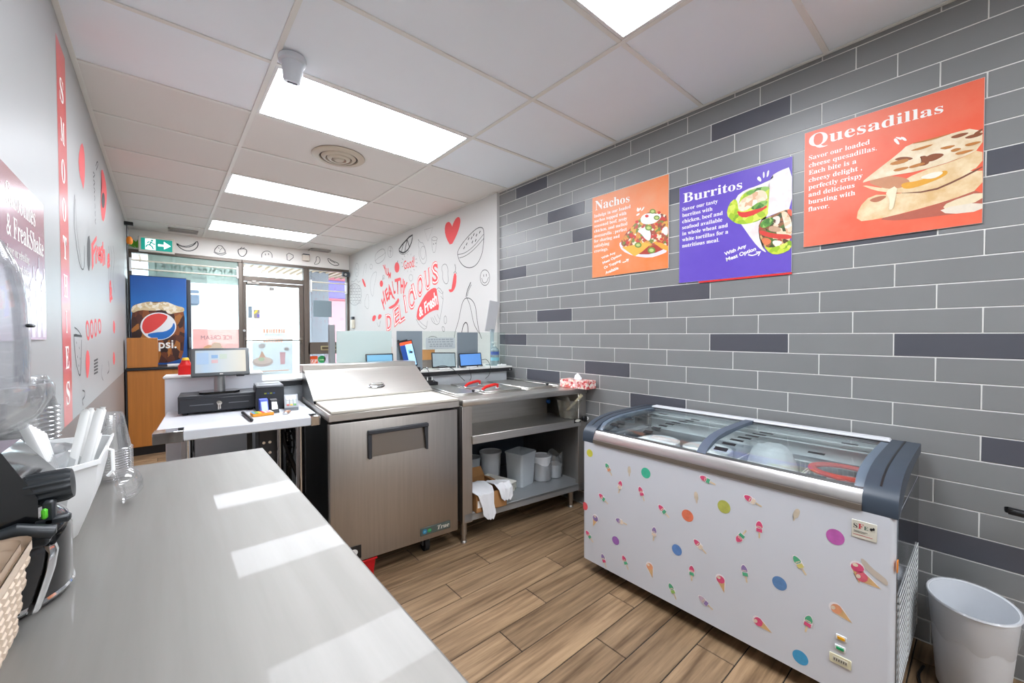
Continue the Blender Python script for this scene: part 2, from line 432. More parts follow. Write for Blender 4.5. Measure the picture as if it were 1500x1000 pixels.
# big left window
b = B(); fr(b, XL, .905, 2.41, 2.455); fr(b, .858, .908, -.02, 2.41); fr(b, XL, .858, -.02, .07); fr(b, XL, XL+.03, .07, 2.41)
w1 = b.done('window_1', brz); w1['kind'] = 'structure'
b = B(); b.box(XL+.03, .858, YF+.05, YF+.056, .07, 2.41); b.done('pane', pane, w1)
# door with transom
b = B(); fr(b, .908, 1.805, 2.41, 2.455); fr(b, .908, .925, -.02, 2.41); fr(b, 1.745, 1.805, -.02, 2.41); fr(b, .925, 1.745, 2.15, 2.222)
d1 = b.done('door_1', brz); d1['kind'] = 'structure'
b = B(); b.box(.925, 1.745, YF+.05, YF+.056, 2.222, 2.41); b.done('transom_pane', pane, d1)
b = B()
for a in ((.93, .957, .0, 2.14), (1.68, 1.742, .0, 2.14), (.957, 1.68, 2.09, 2.14), (.957, 1.68, 0, .17)): b.box(a[0], a[1], YF+.02, YF+.065, a[2], a[3], .004)
leaf = b.done('door_leaf', brz, d1)
b = B(); b.box(.957, 1.68, YF+.04, YF+.046, .17, 2.09); b.done('pane', pane, leaf)
b = B(); b.tube([(.94, YF+.02, 1.258), (.94, YF-.06, 1.258), (1.70, YF-.06, 1.248), (1.70, YF+.02, 1.248)], .011, 8); b.box(.93, .955, YF-.005, YF+.02, 1.22, 1.30, .004); b.box(1.685, 1.72, YF-.005, YF+.02, 1.21, 1.29, .004)
b.done('push_bar', M('bar_bronze', '8b8176', .3, .8), leaf)
b = B(); b.cyl((.92, YF+.02, 1.40), (.92, YF-.02, 1.40), .02, .018, 16); b.done('lock_cylinder', chrome, leaf)
b = B(); b.box(.96, 1.12, YF-.03, YF+.02, 2.10, 2.145, .006); b.box(1.02, 1.08, YF-.045, YF, 2.12, 2.16, .006); b.done('door_closer', M('closer_grey', 'a8a29b', .4, .5), leaf)
# right sidelight with a solid panel and letter slot
b = B(); fr(b, 1.805, XW, 2.41, 2.455); fr(b, XW-.04, XW, -.02, 2.41); fr(b, 1.805, XW-.04, 1.015, 1.21); fr(b, 1.805, XW-.04, -.02, .1); fr(b, 1.805, 1.83, .1, 2.41)
w2 = b.done('window_2', brz); w2['kind'] = 'structure'
b = B(); b.box(1.83, XW-.04, YF+.05, YF+.056, 1.21, 2.41); b.done('pane', pane, w2)
b = B(); b.box(1.83, XW-.04, YF+.05, YF+.056, .1, 1.015); b.done('pane', pane, w2)
b = B(); b.box(1.99, 2.27, YF-.012, YF+.002, 1.075, 1.15, .004); b.mat(1).box(2.01, 2.25, YF-.014, YF-.008, 1.092, 1.133, .002); b.done('letter_slot', [M('slot_brass', 'b9b089', .35, .7), M('slot_dark', '5b4f3a', .6)], w2)
# slim tube lights strung across both windows
def rods(n, x0, x1, zs, lab):
    t = thing(n, lab, 'rail', ((x0+x1)/2, YF-.05, 0))
    for z in zs:
        q = B(); q.cyl((x0-t.location.x, 0, z), (x1-t.location.x, 0, z), .011, None, 10); q.done('tube', M('cream_tube', 'e9e3d2', .4), t)
    for x in (x0, x1): q = B(); q.box(x-.012-t.location.x, x+.012-t.location.x, -.02, .05, min(zs)-.03, max(zs)+.03, .003); q.done('end_bracket', white_pl, t)
rods('window_rail', XL+.02, .84, (2.195, 2.305), 'pair of slim cream rails across the big window above the cola cooler')
rods('window_rail', 1.84, 2.40, (2.065, 2.20), 'pair of slim cream rails across the narrow window beside the door')

# ================================================================== OUTSIDE
b = B(); b.box(-30, 40, YF+.12, 80, -.35, -.13); o = b.done('pavement', M('winter_paving', 'cfd0d3', .8, var=.25, vs=.6)); o['kind'] = 'structure'
b = B(); b.box(-3, 6, YF+.12, YF+2.4, 2.62, 2.72)
aw = b.done('exterior_soffit', M('soffit_white', 'cdbfae', .6)); aw['kind'] = 'structure'
q = B(); q.box(-.012, .012, -1.13, 1.13, -.03, 0); sl = q.done('soffit_slat', M('soffit_slat', 'b49d86', .6), aw); sl.location = (-1.2, YF+1.26, 2.62)
for i in range(1, 34): inst(sl, aw, (-1.2+i*.13, YF+1.26, 2.62))
b = B(); b.box(2.28, 2.62, 8.9, 9.25, -.13, 2.62, .01); b.box(2.24, 2.66, 8.86, 9.29, -.13, .2, .01); tag(b.done('canopy_pillar', M('pillar_grey', '77777f', .7)), 'grey square canopy pillar outside the narrow window', 'pillar')
b = B(); b.box(2.75, 6.5, 9.6, 10, -.13, 2.62); b.mat(1).box(2.8, 6.4, 9.56, 9.6, .5, 2.1, .01); b.mat(2).box(2.8, 6.4, 9.57, 9.61, 2.15, 2.55, .01)
tag(b.done('neighbour_shop', [M('shop_pink', 'c06a78', .6), M('shop_poster', 'c88a92', .5), M('shop_violet', '7466ac', .5)]), 'pink and violet neighbouring shop front outside by the pillar', 'shop')
t = thing('office_building', 'pale building across the parking lot with a dark-topped entrance', 'building', (-1.2, 27, -.13))
b = B(); b.box(-8, 3.0, 0, 8, 0, 9, .05); b.done('wall', M('far_wall', 'b4b6bc', .8), t)
b = B(); b.box(.9, 1.75, -.06, .1, 4.1, 6.3, .02); b.done('window', M('far_glass', '4e6074', .3), t)
b = B(); b.box(-1.5, 2.6, -1.2, 0, 3.0, 3.7, .03); b.done('entrance_canopy', M('far_canopy', '3d4756', .6), t)
for i in range(3):
    b = B(); b.box(-.9+i*1.1, .05+i*1.1, -.06, .1, .3, 2.9, .02); b.done('shop_window', M('far_glass', '4e6074', .3), t)
b = B()
for i in range(9): b.lathe([(0, .5+.25*random.random()), (.8, .35), (1.3, 0)], 10, (3+i*.9, 20+random.random(), -.13), 1, .7)
tag(b.done('snow_bank', M('snow', 'c6cad0', .8)), 'low ploughed snow bank at the edge of the parking lot', 'snow')
bpy.data.objects['snow_bank']['kind'] = 'stuff'
b = B(); b.cyl((4.2, 16, -.13), (4.2, 16, 7), .08, .06, 12); b.box(3.6, 4.4, 15.9, 16.1, 6.9, 7.0, .02); tag(b.done('lamp_post', M('post_grey', '4c5866', .6)), 'tall grey lamp post seen through the door glass', 'lamp post')
#@@OBJECTS
# ================================================================== PRINTS ON THE WALLS
def CR(x0, y0, s): return lambda p: (x0+p[0]/s, y0+p[1]/s)
def crs(c, pts): return [c(p) for p in pts]
# ---- painted drawings and lettering on the white wall past the tiles
fnW = lambda u, v: PX(u, v, X=XW-.0006)
fnW2 = lambda u, v: PX(u, v, X=XW-.0010)
fnW3 = lambda u, v: PX(u, v, X=XW-.0014)
stroke.n = Vector((1, 0, 0))
Z1 = CR(480, 280, 4.168); Z8 = CR(530, 400, 10)
red = B(); wht = B(); wht2 = B(); thin = B(); fine = B()
fill(red, crs(Z1, [(752, 336), (725, 290), (713, 240), (720, 195), (742, 184), (757, 205), (760, 220), (768, 190), (785, 162), (803, 155), (812, 178), (805, 220), (785, 275)]), fnW, 1)
LN = lambda pts, w=.007, cl=False, sm=2, b=None, c=Z1: stroke(b or thin, crs(c, pts), w, fnW, cl, sm)
# rice bowl
LN([(792, 380), (800, 420), (830, 460), (872, 470), (912, 448), (942, 388), (952, 320), (955, 250), (947, 220), (915, 222), (870, 262), (828, 310), (798, 355)], .008, True)
LN([(795, 386), (835, 380), (890, 340), (952, 262)], .006); LN([(802, 408), (845, 395), (900, 350), (953, 288)], .006)
for x, y in ((835, 345), (862, 290), (885, 310), (910, 268), (930, 250), (880, 285), (850, 322), (905, 300), (893, 265)): LN([(x-5, y+8), (x+2, y-8)], .012, sm=0)
# smiley, chilli, peanut, avocado
LN(oval(960, 527, 29, 48), .006, True, 0); LN([(940, 530), (948, 560), (970, 558), (982, 525)], .006); LN([(952, 508), (953, 522)], .008, sm=0); LN([(968, 505), (969, 520)], .008, sm=0)
fill(red, crs(Z1, [(769, 500), (787, 502), (785, 570), (770, 608), (748, 620), (735, 598), (752, 604), (766, 578)]), fnW, 1); LN([(769, 500), (778, 488), (787, 502)], .006); LN([(778, 490), (782, 470), (776, 445)], .008)
LN([(700, 450), (695, 475), (703, 500), (700, 530), (712, 560), (728, 568), (738, 545), (733, 510), (735, 470), (722, 442)], .005, True)
LN([(768, 945), (775, 865), (800, 790), (812, 720), (826, 668), (848, 647), (880, 660), (903, 700), (910, 770), (922, 850), (940, 900)], .008)
LN([(848, 647), (868, 690), (880, 750), (893, 815), (925, 868)], .007); LN([(818, 865), (828, 815), (845, 796), (856, 820), (858, 870)], .012); LN([(845, 645), (852, 605), (874, 555)], .012); LN([(852, 640), (860, 605), (877, 570)], .007)
# citrus wedge (heavy line)
LN([(433, 350), (519, 256), (516, 300), (497, 350), (466, 378), (441, 370)], .022, True, 1); LN([(485, 295), (470, 370)], .016, sm=0); LN([(485, 295), (500, 342)], .016, sm=0); LN([(462, 320), (450, 372)], .014, sm=0)
LN([(433, 358), (440, 382), (470, 388), (498, 362)], .006)
# juice bottle, pizza slice, cup, cucumber, cherries, pineapple and other thin drawings
F_ = lambda pts, w=.0045, cl=False, sm=2, c=Z1: stroke(fine, crs(c, pts), w, fnW, cl, sm)
F_([(548, 290), (560, 300), (552, 330), (560, 345), (556, 400), (580, 450), (605, 430), (600, 360), (580, 310), (570, 318)], cl=True); F_(oval(582, 375, 16, 40), cl=True)
F_([(590, 235), (643, 220), (612, 305)], cl=True, sm=0); F_([(635, 290), (640, 375), (658, 372), (668, 285)], sm=1); F_(oval(652, 290, 17, 12), cl=True); LN([(645, 318), (647, 326)], .012, sm=0); LN([(658, 314), (660, 322)], .012, sm=0)
F_([(285, 410), (300, 370), (345, 345), (355, 390), (340, 425), (300, 448)], .006, True); F_([(290, 425), (310, 405), (330, 395), (352, 375)]); F_(oval(382, 370, 16, 34), .005, True); F_([(374, 362), (390, 366)]); LN([(386, 340), (382, 395)], .006)
F_([(262, 620), (258, 560), (272, 505), (300, 485), (296, 530), (282, 580), (278, 650)], cl=True)
F_([(245, 610), (220, 690), (245, 725), (252, 690)], .005, True, 1); F_(oval(265, 460, 8, 15), cl=True); F_(oval(508, 528, 12, 20), cl=True)
F_(oval(165, 630, 42, 66), .006, True)
for i in range(6):
    for j in range(4): F_(oval(140+j*17+(i % 2)*6, 585+i*18, 8, 9, 10), .004, True, 0)
F_([(150, 575), (140, 545), (160, 555), (175, 530), (185, 560), (200, 545)], .005)
F_(oval(178, 480, 12, 42), .005, True); F_([(172, 470), (182, 480)]); F_([(175, 500), (183, 495)]); F_([(216, 520), (225, 450), (238, 440), (232, 500)], .004)
fill(red, crs(Z1, [(208, 540), (216, 530), (236, 580), (226, 588)]), fnW, 1)
F_([(540, 780), (560, 820), (600, 850), (610, 790)], .006, sm=1); F_([(548, 775), (575, 810), (606, 830)], .005); F_([(605, 900), (640, 880), (690, 905)], .007); F_([(630, 770), (640, 800), (676, 820), (690, 760), (710, 630), (680, 585), (665, 600)], .006, sm=1)
F_([(640, 770), (655, 800)], sm=0); F_([(650, 760), (670, 800)], sm=0); F_([(668, 750), (682, 780)], sm=0); F_(oval(718, 785, 8, 24), .006, True); F_([(700, 825), (712, 830), (714, 855), (704, 858), (698, 835)], .007, True)
F_([(690, 640), (705, 660)], sm=0); F_([(676, 605), (700, 630), (706, 612)], sm=1)
# lettering
def RL(t, q, b=None, fn=fnW, bold=.03, c=Z1): quadtext(b or red, t, crs(c, q), fn, bold)
for t, q in (('H', [(285, 400), (312, 240), (352, 440), (328, 548)]), ('E', [(332, 262), (368, 205), (408, 345), (368, 425)]), ('A', [(382, 165), (412, 150), (468, 360), (392, 395)]), ('L', [(440, 118), (462, 105), (498, 290), (470, 308)]),
             ('T', [(480, 88), (562, 62), (548, 300), (508, 312)]), ('H', [(560, 68), (612, 85), (610, 292), (572, 302)]), ('Y', [(615, 108), (670, 135), (622, 335), (592, 338)])): RL(t, q, c=Z8)
fill(red, crs(Z8, [(385, 500), (450, 480), (510, 420), (530, 355), (552, 395), (525, 455), (460, 510), (410, 525)]), fnW, 1)
fill(red, crs(Z8, [(465, 330), (490, 385), (478, 388), (440, 330)]), fnW, 1)
DL = (('D', [(352, 752), (392, 742), (392, 848), (360, 858)]), ('E', [(398, 722), (430, 690), (442, 795), (408, 832)]), ('L', [(433, 695), (448, 685), (474, 785), (438, 812)]), ('I', [(461, 640), (474, 632), (488, 738), (476, 745)]),
      ('C', [(486, 612), (516, 585), (534, 705), (500, 742)]), ('I', [(509, 572), (524, 560), (544, 655), (528, 665)]), ('O', [(542, 532), (580, 492), (584, 632), (550, 660)]), ('U', [(588, 490), (622, 462), (630, 590), (600, 618)]), ('S', [(632, 438), (670, 420), (682, 560), (640, 580)]))
for t, q in DL:
    RL(t, q, bold=.045)
    if t == 'I': mx_ = sum(x for x, y in q)/4; RL(t, [(x*.42+((q[0][0]+q[1][0])/2 if k < 2 else (q[2][0]+q[3][0])/2)*.58+1.5, y+(5 if k < 2 else -5)) for k, (x, y) in enumerate(q)], wht, fnW2, 0)
    else: RL(t, [(x*.999+1.2+((q[0][0]+q[2][0])/2-x)*.10, y-2+((q[0][1]+q[2][1])/2-y)*.10) for x, y in q], wht, fnW2, -.02)
fill(red, crs(Z1, [(541, 778), (547, 725), (562, 688), (600, 622), (640, 590), (664, 590), (668, 622), (683, 726), (655, 724), (612, 745), (562, 792)]), fnW, 1)
RL('& Fresh', [(555, 715), (662, 606), (672, 690), (560, 772)], wht2, fnW3, .03)
for t, q in (('Y', [(336, 450), (352, 448), (362, 505), (350, 512)]), ('U', [(354, 468), (370, 470), (372, 514), (360, 518)]), ('M', [(370, 492), (386, 495), (385, 532), (372, 532)])): RL(t, q)
fill(red, crs(Z1, oval(423, 465, 15, 32)), fnW, 0); LN([(424, 435), (430, 420), (426, 445)], .006); fill(red, crs(Z1, oval(328, 564, 10, 20)), fnW, 0); LN([(332, 545), (342, 520)], .007); LN(oval(341, 524, 6, 12), .005, True, 0)
RL('Good!', [(462, 428), (528, 396), (532, 462), (466, 478)], bold=.01)
for i in range(14):
    a = 2*PI*i/14; LN([(498+42*math.cos(a), 437+48*math.sin(a)), (498+50*math.cos(a), 437+58*math.sin(a))], .005, sm=0)
fill(red, crs(Z1, [(270, 790), (275, 760), (292, 755), (296, 770), (285, 795)]), fnW, 1); fill(red, crs(Z1, [(306, 775), (312, 750), (328, 752), (330, 768), (312, 785)]), fnW, 1); F_([(300, 800), (312, 835), (325, 790)]); F_([(320, 790), (318, 830)])
red.done('red_mural_lettering', M('mural_red', 'e5494b', .6), wall_right, kind='stuff'); wht.done('white_mural_lettering', M('mural_white', 'f1e6e2', .6), wall_right, kind='stuff')
wht2.done('white_mural_lettering', M('mural_white', 'f1e6e2', .6), wall_right); thin.done('mural_drawing', ink, wall_right, kind='stuff'); fine.done('mural_drawing', M('pale_ink', '6e6c6a', .6), wall_right, kind='stuff')
# ---- left wall: red stripe, poster, drawings
fnL = lambda u, v: PX(u, v, X=XL+.0008)
fnLh = lambda u, v: PX(u, v, X=XL+.0016)
b = B(); b.poly([(XL+.0006, 2.585, .94), (XL+.0006, 2.80, .94), (XL+.0006, 2.80, 2.62), (XL+.0006, 2.585, 2.62)]); b.done('red_stripe', M('stripe_red', 'd9363a', .3, coat=.4), wall_left)
b = B()
for ch, z in zip('SMOOTHIES', (2.43, 2.25, 2.075, 1.905, 1.735, 1.565, 1.405, 1.245, 1.085)): text(b, serif(ch), lambda x, z_: (XL+.0012, x, z_), 2.692, z-.055, .145, .009, width=.09 if ch != 'I' else .03, align='c')
b.done('stripe_lettering', white_pr, wall_left)
lm_, rm_ = B(), B()
LL = lambda pts, w=.007, cl=False, sm=2: stroke(lm_, pts, w, fnL, cl, sm)
ZL = CR(60, 150, 3.333); ZA = CR(0, 300, 3.848)
fill(rm_, crs(ZL, [(198, 188), (212, 230), (216, 340), (208, 432), (203, 405), (188, 350), (182, 270)]), fnL, 1)
LL(crs(ZL, [(165, 450), (160, 560), (170, 680), (190, 800), (212, 825), (214, 700)]), .008); LL(crs(ZL, [(168, 470), (175, 640), (200, 800)]), .005)
fill(lm_, crs(ZL, [(226, 660), (240, 645), (242, 780), (234, 835), (226, 780)]), fnL, 1)
for i in range(7): LL(crs(ZL, [(255+2*i, 340+i*38), (264, 352+i*38), (256+2*i, 366+i*38)]), .012, sm=0)
LL(crs(ZL, [(270, 330), (280, 300), (275, 285), (268, 310)]), .01)
fill(rm_, crs(ZL, [(292, 330), (304, 328), (322, 420), (320, 500), (308, 585), (296, 570), (290, 480), (300, 400)]), fnL, 1)
fill(lm_, crs(ZL, oval(304, 478, 8, 38)), fnLh, 0)
b_ = B(); 
for t, q in (('F', [(246, 690), (272, 650), (270, 760), (250, 820)]), ('r', [(266, 740), (278, 690), (280, 770), (268, 790)]), ('e', [(276, 720), (290, 690), (292, 770), (278, 780)]), ('s', [(288, 715), (300, 690), (302, 780), (290, 790)]), ('h', [(300, 680), (312, 680), (314, 790), (302, 800)])): quadtext(rm_, t, crs(ZL, q), fnL, .03)
for a in (330, 340, 352): LL(crs(ZL, [(a, 700), (a+8, 760), (a-2, 850), (a+6, 930)]), .01)
for q in ([(322, 740), (340, 730), (338, 800), (324, 815)], [(332, 880), (346, 850), (350, 960), (336, 985)]): quadtext(rm_, '&', crs(ZL, q), fnL, .04)
for q in ([(480, 660), (500, 640), (510, 760), (490, 770)], [(505, 650), (525, 640), (528, 750), (512, 760)], [(530, 640), (545, 640), (548, 740), (534, 750)], [(550, 640), (570, 640), (572, 720), (556, 735)]): quadtext(rm_, 'O', crs(ZA, q), fnL, .02)
fill(rm_, crs(ZA, [(497, 812), (508, 870), (500, 960), (490, 985), (482, 900), (486, 830)]), fnL, 1); fill(rm_, crs(ZA, [(640, 640), (650, 680), (645, 735), (636, 700)]), fnL, 1); fill(rm_, crs(ZA, [(640, 815), (650, 860), (644, 910), (636, 880)]), fnL, 1)
LL(crs(ZA, [(416, 735), (420, 800), (430, 900), (452, 980), (458, 900), (460, 760)]), .009); LL(crs(ZA, [(416, 735), (462, 740)]), .012, sm=0); LL(crs(ZA, [(420, 690), (440, 705), (460, 738), (424, 730)]), .007, sm=1)
for p in ((430, 770), (446, 800), (436, 850), (450, 860), (444, 900)): LL(crs(ZA, [p, (p[0]+2, p[1]+12)]), .008, sm=0)
for i in range(5): LL(crs(ZA, [(530, 880+i*18), (552, 868+i*18)]), .012, sm=0)
LL(crs(ZA, [(465, 1045), (480, 1050), (478, 1080), (462, 1100), (470, 1130)]), .008); LL(crs(ZA, [(575, 900), (570, 960), (582, 990)]), .007); LL(crs(ZA, [(610, 880), (618, 930), (606, 950)]), .01)
rm_.done('red_mural_print', M('mural_red', 'e5494b', .6), wall_left, kind='stuff'); lm_.done('mural_drawing', ink, wall_left, kind='stuff')
# ---- front header drawings
fnH = lambda u, v: PX(u, v, Y=YF-.0008)
stroke.n = Vector((0, 1, 0)); hb = B(); ZH = CR(180, 330, 8.333); ZR = CR(330, 330, 4.348)
HL = lambda c, pts, w=.014, cl=False, sm=2: stroke(hb, crs(c, pts), w*.65, fnH, cl, sm)
HL(ZH, [(645, 215), (700, 255), (790, 270), (870, 240), (905, 185), (922, 230), (900, 280), (840, 312), (760, 310), (690, 270)], .016, True, 1); HL(ZH, [(650, 215), (740, 260), (850, 235), (900, 200)], .01)
HL(ZH, [(1185, 225), (1105, 310), (1150, 340), (1210, 345), (1265, 325)], .014, True, 1); HL(ZH, [(1108, 325), (1160, 358), (1225, 362), (1262, 338)], .012)
for p in ((1170, 270), (1190, 290), (1205, 275), (1180, 310)): HL(ZH, [p, (p[0]+3, p[1]+12)], .012, sm=0)
HL(ZR, [(80, 155), (85, 185), (108, 202), (132, 185), (139, 158), (120, 148), (95, 150)], .016, True, 1); HL(ZR, [(95, 150), (105, 138), (112, 150), (122, 140)], .014, sm=0)
HL(ZR, [(232, 205), (232, 180), (250, 164), (280, 164), (298, 182), (298, 206)], .012); HL(ZR, [(255, 180), (256, 190)], .014, sm=0); HL(ZR, [(275, 178), (276, 188)], .014, sm=0)
HL(ZR, [(390, 170), (446, 195), (395, 235)], .013, True, 1); HL(ZR, [(578, 198), (600, 200), (606, 228), (590, 248), (562, 248), (580, 228)], .012, True)
HL(ZR, [(650, 205), (680, 225), (725, 243), (720, 255), (690, 255), (660, 235)], .016, True, 1); HL(ZR, [(665, 222), (700, 240)], .012, sm=0)
hb.done('header_drawing', ink, wall_front, kind='stuff')

# ================================================================== POSTERS
def poster(label, loc, rz, w, h, face, name='poster', th=.006, edge=white_pl):
    t = thing(name, label, 'poster', loc, rz)
    b = B(); b.box(-w/2, w/2, -th, 0, -h/2, h/2, .0008); b.done('board', edge, t)
    b = B(); b.poly([(-w/2+.001, -th-.0003, -h/2+.001), (w/2-.001, -th-.0003, -h/2+.001), (w/2-.001, -th-.0003, h/2-.001), (-w/2+.001, -th-.0003, h/2-.001)]); b.done('print', face, t)
    loc = Vector(loc); c, s = math.cos(-rz), math.sin(-rz)
    def at(k):         # photo pixel -> this board's own surface, k thin print layers up
        def f(u, v):
            nx = Vector((-math.sin(rz), math.cos(rz), 0)); d = ray(u, v); tt = (loc-EYE - nx*(th+.0004+.0003*k)).dot(nx)/d.dot(nx); p = EYE+d*tt-loc
            return (max(-w/2, min(w/2, p.x*c-p.y*s)), -th-.0004-.0003*k, p.z)
        return f
    flat = lambda k: (lambda x, z: (x, -th-.0004-.0003*k, z))
    return t, at, flat
def art(t, at, c, shapes, name='picture'):
    """printed picture: coloured shapes layered one on another"""
    mats, mi, b = [], {}, B()
    for k, (m, pts, sm) in enumerate(shapes):
        if m.name not in mi: mi[m.name] = len(mats); mats.append(m)
        b.mi = mi[m.name]; fill(b, crs(c, pts), at(1+k*.4), sm)
    return b.done(name, mats, t, kind='stuff')
def flatm(h): return M('print_'+h, h, .45, var=.08, vs=60)
nach = SPOT('print_nacho_topping', ['b5452c', '8a3a22', 'd8a03c', 'c7362b', '6d7f2a', 'e9dcc0', '9c4a2a', 'd88a3a'], 70)
stew = SPOT('print_burrito_filling', ['5a3a22', '8d5a34', 'c8a06a', '4f6b2a', 'a8442c', 'e2cfae', '3e4a22'], 60)
chick = SPOT('print_chicken', ['f0dcc4', 'e7c6a4', 'f6e8d6', 'd9a983', 'ecd0b0'], 55)
lett = SPOT('print_lettuce', ['b8cf2c', '9dbf24', 'd3dd5a', '7ea81e', 'c7d63c'], 50)
gren = SPOT('print_greens', ['4f8a30', '6aa03c', '3f7428', '8cb85a'], 50)
tort = M('print_tortilla', 'f1ebe6', .45, col2='ded3d0', vs=22); tort2 = M('print_toasted', 'efdcb6', .45, col2='dcb57c', vs=16)
PXX = XR-.001
# nachos
yc = (1.973+1.351)/2
t, at, fl = poster('orange square nachos poster, smallest text block above a plate of loaded chips', (PXX, yc, 1.34+.726), -PI/2, .617, .604, M('print_orange', 'ee7a30', .4, col2='e8976a', vs=3, bump=.05, bs=1, bstr=(500, 1, 1)))
ZN = CR(860, 250, 5.885)
b = B(); quadtext(b, serif('Nachos'), crs(ZN, [(70, 262), (366, 203), (366, 268), (70, 345)]), at(1), 0)
b.done('heading', white_pr, t); b = B()
for i, l in enumerate(('Indulge in our loaded', 'nachos topped with', 'seasoned beef, zesty', 'chicken, and melted', 'mozzarella ; perfect', 'for sharing and', 'satisfying', 'cravings.')): text(b, serif(l), fl(1), -.29, .150-i*.0375, .034, .002)
b.done('paragraph', white_pr, t); b = B()
for l, q in (('With Any', [(120, 745), (240, 695), (250, 718), (128, 768)]), ('Meat Option', [(130, 785), (292, 712), (300, 738), (138, 812)]), ('Or Topping', [(142, 826), (285, 762), (292, 790), (150, 855)]), ('Available', [(155, 868), (265, 822), (272, 848), (160, 894)])): quadtext(b, l, crs(ZN, q), at(1), .03)
b.done('handwriting', white_pr, t); b = B()
stroke.n = Vector((0, 1, 0))
stroke(b, crs(ZN, [(305, 790), (330, 785), (355, 762)]), .006, at(1)); stroke(b, crs(ZN, [(335, 765), (357, 760), (350, 785)]), .006, at(1), sm=0)
for q in ([(425, 345), (435, 310), (455, 340), (440, 355)], [(465, 340), (490, 305), (495, 320), (470, 350)], [(420, 380), (450, 362), (455, 375), (430, 392)], [(445, 330), (465, 312), (462, 345)]): fill(b, crs(ZN, q), at(1), 1)
b.done('print_marks', white_pr, t, kind='stuff')
sh = [(flatm('e6e2ea'), [(272, 628), (300, 690), (400, 735), (540, 752), (640, 722), (695, 695), (697, 590), (300, 610)], 1), (flatm('b03018'), [(300, 640), (340, 690), (430, 720), (560, 720), (697, 660), (697, 600), (320, 610)], 1),
      (nach, [(285, 620), (330, 540), (400, 470), (470, 390), (560, 340), (640, 370), (697, 385), (697, 680), (600, 640), (540, 650), (470, 690), (400, 710), (320, 670)], 1),
      (flatm('f0b43c'), [(300, 660), (400, 640), (500, 615), (548, 635), (470, 700), (410, 738)], 0), (flatm('efa733'), [(560, 610), (640, 620), (697, 650), (697, 692), (640, 670)], 0),
      (flatm('f3f0ee'), [(455, 420), (480, 380), (520, 365), (590, 368), (650, 382), (610, 435), (560, 460), (480, 462)], 2), (flatm('f3f0ee'), [(425, 520), (500, 480), (552, 520), (545, 610), (500, 590), (470, 545)], 2), (flatm('ece6e2'), [(640, 500), (697, 470), (697, 560), (660, 550)], 2)]
for x, y, r in ((565, 350, 26), (600, 405, 26), (530, 492, 30), (440, 640, 30), (555, 685, 34)): sh += [(flatm('6f8f2e'), oval(x, y, r, r*.8, 12), 0), (flatm('c3cf7a'), oval(x, y, r*.6, r*.45, 10), 0)]
for x, y in ((430, 440), (515, 390), (600, 460), (620, 360), (660, 420), (380, 560), (350, 620), (590, 560), (640, 590)): sh.append((flatm('d23427'), oval(x, y, 16, 13, 8), 1))
art(t, at, ZN, sh)
# burritos
yc = (1.282+.673)/2
t, at, fl = poster('purple square burritos poster between the two orange ones', (PXX, yc, 1.34+.618), -PI/2, .609, .598, M('print_purple', '5b41b4', .4, col2='6a52c0', vs=2, bump=.05, bs=1, bstr=(400, 1, 1)))
ZB = CR(850, 220, 4.545)
b = B(); quadtext(b, serif('Burritos'), crs(ZB, [(685, 288), (1078, 196), (1078, 256), (685, 352)]), at(1), 0)
b.done('heading', white_pr, t); b = B()
for i, l in enumerate(('Savor our tasty', 'burritos with', 'chicken, beef and', 'seafood available', 'in whole wheat and', 'white tortillas for a', 'nutritious meal.')): text(b, serif(l), fl(1), -.285, .150-i*.038, .033, .002)
b.done('paragraph', white_pr, t); b = B()
for l, q in (('With Any', [(957, 680), (1103, 622), (1108, 650), (965, 710)]), ('Meat Option', [(968, 716), (1168, 640), (1172, 674), (976, 748)])): quadtext(b, l, crs(ZB, q), at(1), .03)
b.done('handwriting', white_pr, t); b = B()
stroke(b, crs(ZB, [(1118, 695), (1150, 702), (1195, 678)]), .006, at(1)); stroke(b, crs(ZB, [(1170, 678), (1200, 674), (1185, 702)]), .006, at(1), sm=0)
for q in ([(1173, 190), (1190, 170), (1208, 195), (1200, 212)], [(1215, 150), (1225, 140), (1228, 175), (1218, 190)], [(1245, 140), (1258, 130), (1255, 165), (1240, 185)], [(1170, 195), (1195, 212)] + [(1185, 205)]): fill(b, crs(ZB, q), at(1), 1)
b.done('print_marks', white_pr, t, kind='stuff')
